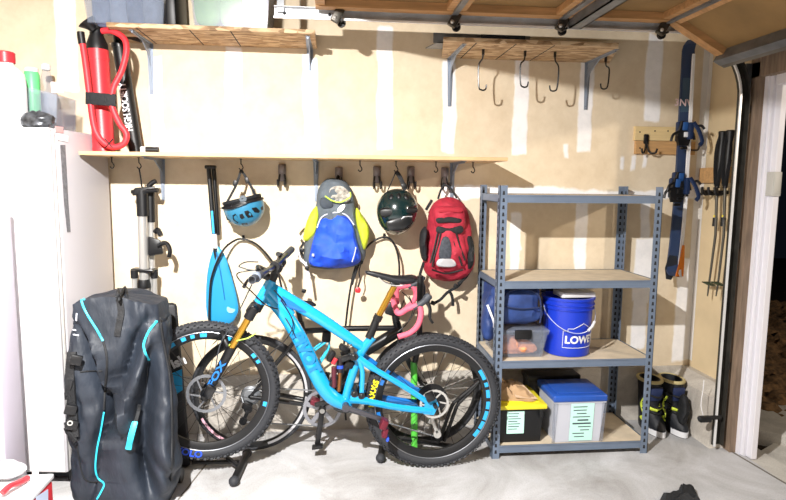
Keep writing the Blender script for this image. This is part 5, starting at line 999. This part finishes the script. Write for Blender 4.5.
for pts in (((404, 300), (399, 316), (401, 330), (403, 346)), ((409, 296), (413, 308), (408, 322), (398, 332)), ((402, 292), (410, 300), (414, 312), (405, 326))): b = MB(); b.tube(cr([P(a, q, YR-.05) for a, q in pts], 6), .003, 6); b.build('brake_cable', 'black', t)
b = MB(); b.tube(cr(Rs(-.03, (311, 352), (319, 346), (328, 340), (329, 346), (324, 356), (318, 364), (314, 358)), 4), .0055, 7, closed=False); b.tube(cr(Rs(.03, (311, 352), (319, 346), (328, 340), (329, 346), (324, 356), (318, 364)), 4), .0055, 7); b.build('bottle_cage', mat('cage_blue', '#38b4dc', .4), t)
MB().box(Rp(326.5, 336, -.02), (.05, .04, .06), (0, .1, 0), .012).build('cage_bag', 'black', t)
# ------------------------------------------------------------------ floor stand holding both bicycles
def floor(px, py, z): return PZ(px, py, z)
def foot(t, a, c):
    A_, B_ = floor(*a, .025), floor(*c, .025); o = MB().cyl(A_, B_, .02, 14).build('foot_bar', 'black', t)
    for e in (B_, A_): MB().sph(e, (.027, .03, .025), nu=14, nv=10).build('rubber_foot', 'rubber', o)
t = thing('wheel_stand', 'low black floor stand under the front wheel of the blue mountain bike', 'bike stand', (P(215, 455, .05).x, .0, 0))
foot(t, (247, 453), (234, 481))
b = MB(); b.tube(cr([floor(240, 468, .03), floor(229, 459, .05), floor(217, 451, .06), floor(204, 453, .05), floor(185, 461, .03), floor(172, 462, .03)], 6), .012, 8); b.build('wheel_cradle', 'black', t)
MB().cyl(floor(243, 462, .03), floor(192, 462, .03), .012, 10).build('beam', 'black', t)
t = thing('bike_stand', 'black floor stand with a green post holding the two bicycles by the rack', 'bike stand', (P(414, 450, .1).x, .08, 0))
foot(t, (384.5, 436), (380.5, 458))
for dx in (0, 5): b = MB(); b.tube(cr([P(439+dx, 441, .1), P(445+dx, 425, .1), P(452+dx, 406, .1), P(458+dx, 399, .1), P(470+dx, 389-dx*.5, .1), P(479, 381, .1)], 6), .011, 8); b.build('wheel_holder', 'black', t)
b = MB(); b.tube([floor(383, 443, .03), P(400, 438, .1), P(456, 447, .1)], .014, 8); b.build('cross_bar', 'black', t)
pb = P(414.5, 449, .1); pb.z = 0
pm, pt_ = P(414, 362, .1), P(420, 276, .1)
b = MB(); b.tube([pb, pm], .019, 14); po = b.build('post', 'green', t)
b = MB(); b.tube([pm+V((0, 0, -.03)), P(419.5, 340, .1), pt_], .0165, 14); b.build('upper_post', 'black', po)
# ------------------------------------------------------------------ black wheeled bag
bx, by, hw, hd, hz = -1.880, -.245, .230, .14, .985
XZ0 = P(104.5, 380, -.385).x
def bagpt(u, v):
    a = 2*PI*u; c, s = math.cos(a), math.sin(a); e = .42
    k = min(1.0, .9+.10*min(1, v/.08))*(1-.10*max(0, (v-.86)/.14)**2-.07*v)
    x = abs(c)**e*(1 if c > 0 else -1)*hw*k; y = abs(s)**e*(1 if s > 0 else -1)*hd*(k+.06*math.sin(PI*v)); z = hz*v
    q = V((bx+x, by+y, z)); n = V((x/hw**2, y/hd**2, 0)).normalized()
    f = q+V((0, 0, 0)); fr_ = .5 if y < 0 else .2
    d = .034*noise.noise(V((f.x*4.5+f.z*2.2, f.y*3, f.z*1.8-f.x*2.5)))+.024*noise.noise(V((f.x*13+f.z*4, f.y*6, f.z*4-f.x*6)))+.008*noise.noise(V((f.x*34+f.z*12, f.y*20, f.z*14-f.x*12)))
    if y < .05:                           # creases and sagging folds of the half-empty bag
        w_ = min(1, (.05-y)/.1)
        for x0, sl, am, z0, z1, wd in ((-.07, -.30, .045, .35, .93, .022), (.035, .42, .05, .30, .95, .028), (.10, -.10, .045, .0, .62, .03), (-.015, .22, .035, .0, .55, .022), (.165, .06, .05, .05, .9, .03), (.06, -.35, .03, .0, .4, .02)):
            t_ = (q.x-bx)-(x0+sl*(q.z-.6)+.02*noise.noise(V((q.z*5, x0*9, 0)))); env = max(0, min(1, (q.z-z0)/.15))*max(0, min(1, (z1-q.z)/.15))*w_
            d += 1.35*am*env*(-math.exp(-(t_/wd)**2)+.75*math.exp(-((t_-wd*2.1)/(wd*1.3))**2))
    if y < 0:                             # the loose front flap overlaps the flat left panel along the zip
        xz = XZ0+.02*math.sin(q.z*7)+.05*max(0, q.z-.78); st = max(0, min(1, (q.x-xz)/.022)); st = st*st*(3-2*st); fall = max(0, min(1, (bx+hw*.95-q.x)/.25))
        d += (.040*st*fall-.012*math.exp(-((q.x-xz+.008)/.012)**2))*max(0, min(1, (.9-q.z)/.12))*min(1, -y/.08)
        x2 = bx+.07-.16*(q.z-.45)+.03*math.sin(q.z*11); s2 = max(0, min(1, (q.x-x2)/.018)); d += .026*(s2-.5)*max(0, min(1, (.62-q.z)/.1))*max(0, min(1, (q.z-.06)/.1))*min(1, -y/.08)*max(0, min(1, (bx+hw*.9-q.x)/.1))
    q += n*d
    if v > .9: q.z += .03*math.exp(-((q.x-bx+.02)/.12)**2) - .035*(abs(q.x-bx)/hw)**2 + .02*noise.noise(q*9)
    return q
b = MB(); NU, NV = 170, 120
rings = [[bagpt(i/NU, j/NV) for i in range(NU)] for j in range(NV+1)]
top = rings[-1]; cx = sum(top, V())/NU
for s in (.75, .45, .15): rings.append([cx+(q-cx)*s+V((0, 0, .03*(1-s)+.012*noise.noise(q*12)*s)) for q in top])
b.loft(rings); BV = BVHTree.FromBMesh(b.bm)
t = thing('wheeled_bag', 'tall black wheeled travel bag with teal piping standing before the freezer', 'bag', (bx, by, 0))
b.build('body', 'bagf', t, smooth=60)
def on(px, py, off=.004):
    d = _ray(px, py).normalized(); h = BV.ray_cast(CAM, d)
    if h[0] is None: h = BV.find_nearest(P(px, py, by-hd)); return h[0]-d*off
    return h[0]-d*off
def strip(nm, pts, r, m_, flat=1.0, k=6, off=.003, par=None):
    ps = cr([V((a, c, 0)) for a, c in pts], k); b = MB(); b.tube([on(q.x, q.y, off) for q in ps], r, 6, flat=flat); return b.build(nm, m_, par or t)
strip('piping', [(81, 299), (84, 308), (90, 319), (97, 330), (103, 341)], .005, 'teal'); strip('piping', [(104, 412), (101, 430), (97, 450), (95.5, 468), (98, 478), (104, 484), (101, 492), (97, 499)], .0042, 'teal'); strip('piping', [(157, 321), (149, 331), (144, 343), (145, 352), (149, 360)], .0055, 'teal')
strip('zipper', [(103, 341), (106, 352), (107, 365), (105, 390), (104, 410)], .005, 'blackf'); strip('seam', [(80, 372), (90, 371), (102, 371)], .003, 'blackf'); strip('zipper', [(160, 318), (163, 340), (170, 380), (172, 430), (171, 480)], .006, 'blackf'); strip('seam', [(77, 445), (84, 478), (100, 482)], .003, 'blackf')
strip('strap', [(130, 446), (133, 430), (137.5, 414), (139, 405)], .011, 'blackf', .5, off=.012); strip('grip_sleeve', [(128.5, 449), (131, 437), (135, 422)], .015, 'teal', .6, off=.018)
b = MB(); hp = [on(117, 297, .01), on(118, 291, .03), on(121, 287, .05), on(125, 289, .03), on(127, 297, .01)]; b.tube(cr(hp, 5), .016, 8, flat=.4); b.build('top_handle', 'blackf', t); strip('handle_strap', [(119, 299), (121, 312), (119, 324), (117, 336)], .016, 'blackf', .25, off=.004)
strip('strap', [(72, 352), (70, 372), (71, 395), (73, 415), (75, 437)], .022, 'blackf', .5, off=.02); strip('strap', [(64, 408), (68, 392), (71, 380)], .016, 'blackf', .5, off=.03); strip('strap', [(62, 424), (66, 430), (71, 436), (76, 442)], .014, 'blackf', .5, off=.03)
for a, c in ((66, 412), (72, 425), (76, 360)): MB().box(on(a, c, .04), (.05, .02, .045), (0, .3, .3), .006).build('buckle', 'black', t)
MB().lathe([(.012, -.003), (.012, .003), (.007, .003), (.007, -.003), (.012, -.003)], on(70, 423, .055), (.3, -1, 0), 12, False).build('ring', 'steel', t)
for px, py, wd in ((74.5, 330, 3.5), (76, 335, 6)):
    b = MB(); q = on(px, py, .004); b.box(q, (.005*wd, .002, .006), (0, .12, -.3)); b.build('small_logo', 'lightf', t)
q = on(76.5, 317, .004); b = MB(); b.box(q, (.006, .002, .035), (0, .12, -.2)); b.build('small_logo', 'lightf', t)
for dx in (-.19, .19):
    MB().cyl((bx+dx, by+.13, .035), (bx+dx*1.2, by+.13, .035), .04, 16).build('wheel', 'black', t)
# ------------------------------------------------------------------ dark board with white lettering behind the bag
t = thing('board_bag', 'black and blue board sleeve with white lettering between the bag and the wheel', 'board sleeve', (P(168, 430, -.02).x, .0, 0))
y0 = .03; a, c = P(146, 300, y0), P(185, 300, y0); zt = P(165, 304, y0).z
b = MB(); b.hexa([V((a.x, y0, 0)), V((c.x, y0, 0)), V((c.x, y0+.05, 0)), V((a.x, y0+.05, 0)), V((a.x, y0+.0, zt)), V((c.x-.05, y0, zt)), V((c.x-.05, y0+.05, zt)), V((a.x, y0+.05, zt))], .02); b.build('sleeve', mat('sleeve_black', '#17191d', .6), t)
d = (P(179, 352, y0)-P(170, 372, y0)).normalized(); M = frame(P(178.5, 362, y0-.002), V((.8, 0, .35)), V((-.35, 0, .8))); text_bm('ish', .07, M, .0006, bold=.003).build('lettering', 'white', t, smooth=0)
b = MB(); b.prism([v+V((0, -.003, 0)) for v in pp(y0, (170, 374), (182, 369), (182.5, 390), (171, 398))], (0, .003, 0)); b.build('blue_panel', 'cyant', t, smooth=0)
# ------------------------------------------------------------------ cooler in the corner of the picture
t = thing('cooler', 'red cooler with white lid standing on the floor before the freezer', 'cooler', (-2.3, -.75, 0))
xr, zc_ = -2.10, .235; x_l = -2.52
MB().mm(x_l, xr, -1.0, -.5, 0, zc_-.004, .012, 3).build('body', 'red', t)
lid = MB().mm(x_l-.01, xr+.002, -1.01, -.49, zc_-.004, zc_+.02, .006, 3).build('lid', 'white', t); MB().mm(x_l+.05, xr-.05, -.95, -.56, zc_+.018, zc_+.024, .002).build('lid_recess', mat('lid_grey', '#d6d6da', .5), lid)
b = MB(); b.hexa([P(32, 482, -.56), P(40, 480, -.56), P(40, 480, -.53), P(32, 482, -.53), P(32, 457, -.56), P(36, 457, -.56), P(36, 457, -.53), P(32, 457, -.53)], .004); b.build('handle', mat('handle_white', '#d2d2d6', .4), t)
b = MB(); q = [PX(a, c, xr+.001) for a, c in ((36, 497), (48, 489), (48, 504), (36, 510))]; b.prism([V((xr+.001, v.y, v.z)) for v in q], (.001, 0, 0)); b.build('label', mat('cooler_label', '#b8c4dc', .5), t, smooth=0)
b = MB(); b.tube(cr([PZ(2, 493, zc_+.05), PZ(10, 486, zc_+.06), PZ(18, 483, zc_+.05), PZ(28, 478, zc_+.04)], 5), .012, 8); o = b.build('hose', 'red'); tag(o, 'short red hose lying on the white cooler lid', 'hose')
b = MB(); b.sph(PZ(8, 470, .30), (.075, .05, .03), nu=16, nv=10); b.sph(PZ(8, 470, .29), (.05, .04, .045), nu=16, nv=10); o = b.build('plastic_cap', 'white'); tag(o, 'white rounded plastic cap lying on the cooler lid', 'cap')
b = MB(); b.tube(cr([PZ(14, 492, zc_+.04), PZ(20, 488, zc_+.035), PZ(30, 484, zc_+.03)], 4), [.018]*9, 8); b.build('spare', 'red') if False else b.bm.free()
# ------------------------------------------------------------------ boots
def boot(label, px, yb_, toe):
    q = PZ(px, 437, 0); x0, y0 = q.x, q.y+.085
    t = thing('snowboard_boot', label, 'boot', (x0, y0, 0), 'pair of snowboard boots')
    b = MB(); rings = []
    for cy, z, rx, ry in ((.02, .022, .048, .125), (.015, .04, .053, .135), (.02, .07, .054, .13), (.045, .105, .054, .10), (.065, .14, .054, .082), (.07, .19, .056, .08), (.07, .25, .06, .085), (.07, .30, .064, .09), (.07, .325, .063, .088)):
        rings.append([V((x0+math.cos(2*PI*k/24)*rx*(1+.0), y0+cy+math.sin(2*PI*k/24)*ry, z)) for k in range(24)])
    inner = [V((x0+(v.x-x0)*.8, y0+.07+(v.y-y0-.07)*.8, .325)) for v in rings[-1]]; low = [V((v.x, v.y, .22)) for v in inner]
    b.loft(rings+[inner, low]); up_ = b.build('upper', mat('boot_black', '#15181f', .6, var=.3, scale=20, bump=.3), t)
    b = MB(); b.loft([[V((x0+math.cos(2*PI*k/24)*.05*s, y0+.018+math.sin(2*PI*k/24)*.13*s, z)) for k in range(24)] for z, s in ((0, .95), (.008, 1), (.03, 1.04))]); b.build('sole', 'black', t); b = MB(); b.loft([[V((x0+math.cos(a)*.0515*s, y0+.016+math.sin(a)*.1365*s, z)) for a in [PI+PI*.12+PI*.76*k/12 for k in range(13)]] + [V((x0+math.cos(a)*.04*s, y0+.016+math.sin(a)*.11*s, z)) for a in [PI+PI*.88-PI*.76*k/12 for k in range(13)]] for z, s in ((.006, 1.0), (.042, 1.02))]); b.build('toe_cap', 'white', t)
    b = MB(); b.tube([V((x0+math.cos(a)*.0635, y0+.07+math.sin(a)*.089, .318)) for a in [2*PI*k/24 for k in range(24)]], .011, 8, closed=True); b.build('cuff', mat('cuff_tan', '#b8ab7c', .8), t)
    MB().hexa([V((x0-.035, y0-.02, .2)), V((x0+.035, y0-.02, .2)), V((x0+.035, y0, .2)), V((x0-.035, y0, .2)), V((x0-.04, y0-.03, .29)), V((x0+.04, y0-.03, .29)), V((x0+.04, y0-.01, .29)), V((x0-.04, y0-.01, .29))], .01).build('tongue', mat('boot_navy', '#1f2c52', .6), t)
    for z, w_ in ((.13, .075), (.17, .07), (.235, .075)): b = MB(); b.tube(cr([V((x0-.055, y0+.04, z+.01)), V((x0-.03, y0-.03, z+.004)), V((x0, y0-.045, z)), V((x0+.03, y0-.03, z+.004)), V((x0+.055, y0+.04, z+.01))], 4), .006, 6, flat=1); b.build('lace', mat('lace_black', '#0c0d10', .8), t)
    for s, z0, z1 in ((-1, .1, .22), (1, .13, .25), (-1, .06, .09)): b = MB(); b.tube(cr([V((x0+s*.05, y0+.02, z0)), V((x0+s*.057, y0+.05, (z0+z1)/2)), V((x0+s*.052, y0+.02, z1))], 4), .008, 6, flat=.5); b.build('lime_trim', mat('boot_lime', '#cfe04a', .6), t)
    b = MB(); b.tube([V((x0-.036, y0-.008, .155)), V((x0, y0-.03, .15)), V((x0+.036, y0-.008, .155))], .011, 6); b.build('lime_strap', MATS['boot_lime'], t)
boot('black and navy snowboard boot directly beside the rack post', 660, .2, 0); boot('black and navy snowboard boot nearest the corner of the concrete walls', 682.5, .2, 0)
b = MB(); q = PZ(688, 420, .14); b.pillow([PZ(682, 392, .24)+V((0, .12, 0)) if False else V((1.245, .22, .26)), V((1.28, .22, .24)), V((1.29, .22, .16)), V((1.25, .2, .08)), V((1.22, .2, .1)), V((1.235, .21, .18))], .05, .04, k=5, wr=.02, ws=20); o = b.build('boot_bag', 'blackf'); tag(o, 'small black pouch hanging beside the boots in the corner', 'pouch')
# ------------------------------------------------------------------ loose thing at the bottom edge, floor joint
b = MB(); b.pillow([PZ(660, 500, .01), PZ(675, 496, .01), PZ(683, 489, .012), PZ(691, 488, .012), PZ(698, 497, .01), PZ(700, 508, .01), PZ(662, 508, .01)], .03, 0, k=5, wr=.03, ws=25, dirv=(0, 0, 1)); o = b.build('black_strap', 'blackf'); tag(o, 'black strap lying on the concrete floor in the open, nearest the camera', 'strap')
def seg(a, c, w, z0, z1):
    d = (c-a).normalized(); s = V((-d.y, d.x, 0))*w; b = MB(); b.hexa([a-s+V((0, 0, z0)), c-s+V((0, 0, z0)), c+s+V((0, 0, z0)), a+s+V((0, 0, z0)), a-s+V((0, 0, z1)), c-s+V((0, 0, z1)), c+s+V((0, 0, z1)), a+s+V((0, 0, z1))]); return b
struct(seg(PZ(178, 500, 0), PZ(216, 452, 0), .004, -.01, .0012).build('trim_8', mat('joint_dark', '#6b665f', .9), smooth=0), 'dark control joint in the concrete floor')
struct(seg(PZ(722, 446, 0), PZ(800, 492, 0), .006, -.01, .0012).build('trim_9', MATS['joint_dark'], smooth=0), 'dark line along the garage sill')
# ------------------------------------------------------------------ outside
ya = PX(753, 428, 1.72)
b = MB(); b.hexa([V((1.70, ya.y, -.1)), V((2.9, ya.y-.9, -.1)), V((3.4, ya.y+.6, -.1)), V((1.70, ya.y+.7, -.1)), V((1.70, ya.y, ya.z)), V((2.9, ya.y-.9, ya.z)), V((3.4, ya.y+.6, ya.z+.02)), V((1.70, ya.y+.7, ya.z))], .015); o = struct(b.build('concrete_step', apron, smooth=30), 'pale concrete edging block outside the door')
b = MB(); n = 60; rows = []
for j in range(n+1):
    row = []
    for i in range(n+1):
        x = 1.75+2.2*i/n; y = ya.y+.12+2.4*j/n; z = ya.z-.02+.28*min(1, j/n*1.6)+.05*noise.noise(V((x*9, y*9, 0)))+.045*noise.noise(V((x*24, y*24, 5)))+.02*noise.noise(V((x*50, y*50, 2)))
        row.append(V((x, y, z)))
    rows.append(row)
g_ = [[b.bm.verts.new(v) for v in r] for r in rows]
for j in range(n):
    for i in range(n): b.bm.faces.new((g_[j][i], g_[j][i+1], g_[j+1][i+1], g_[j+1][i]))
o = b.build('bark_mulch', mat('bark_brown', '#6b5236', .95, var=.7, scale=30, bump=.6, bscale=40), None, smooth=30); tag(o, 'brown bark mulch bank outside the open garage door', 'mulch', kind='stuff')
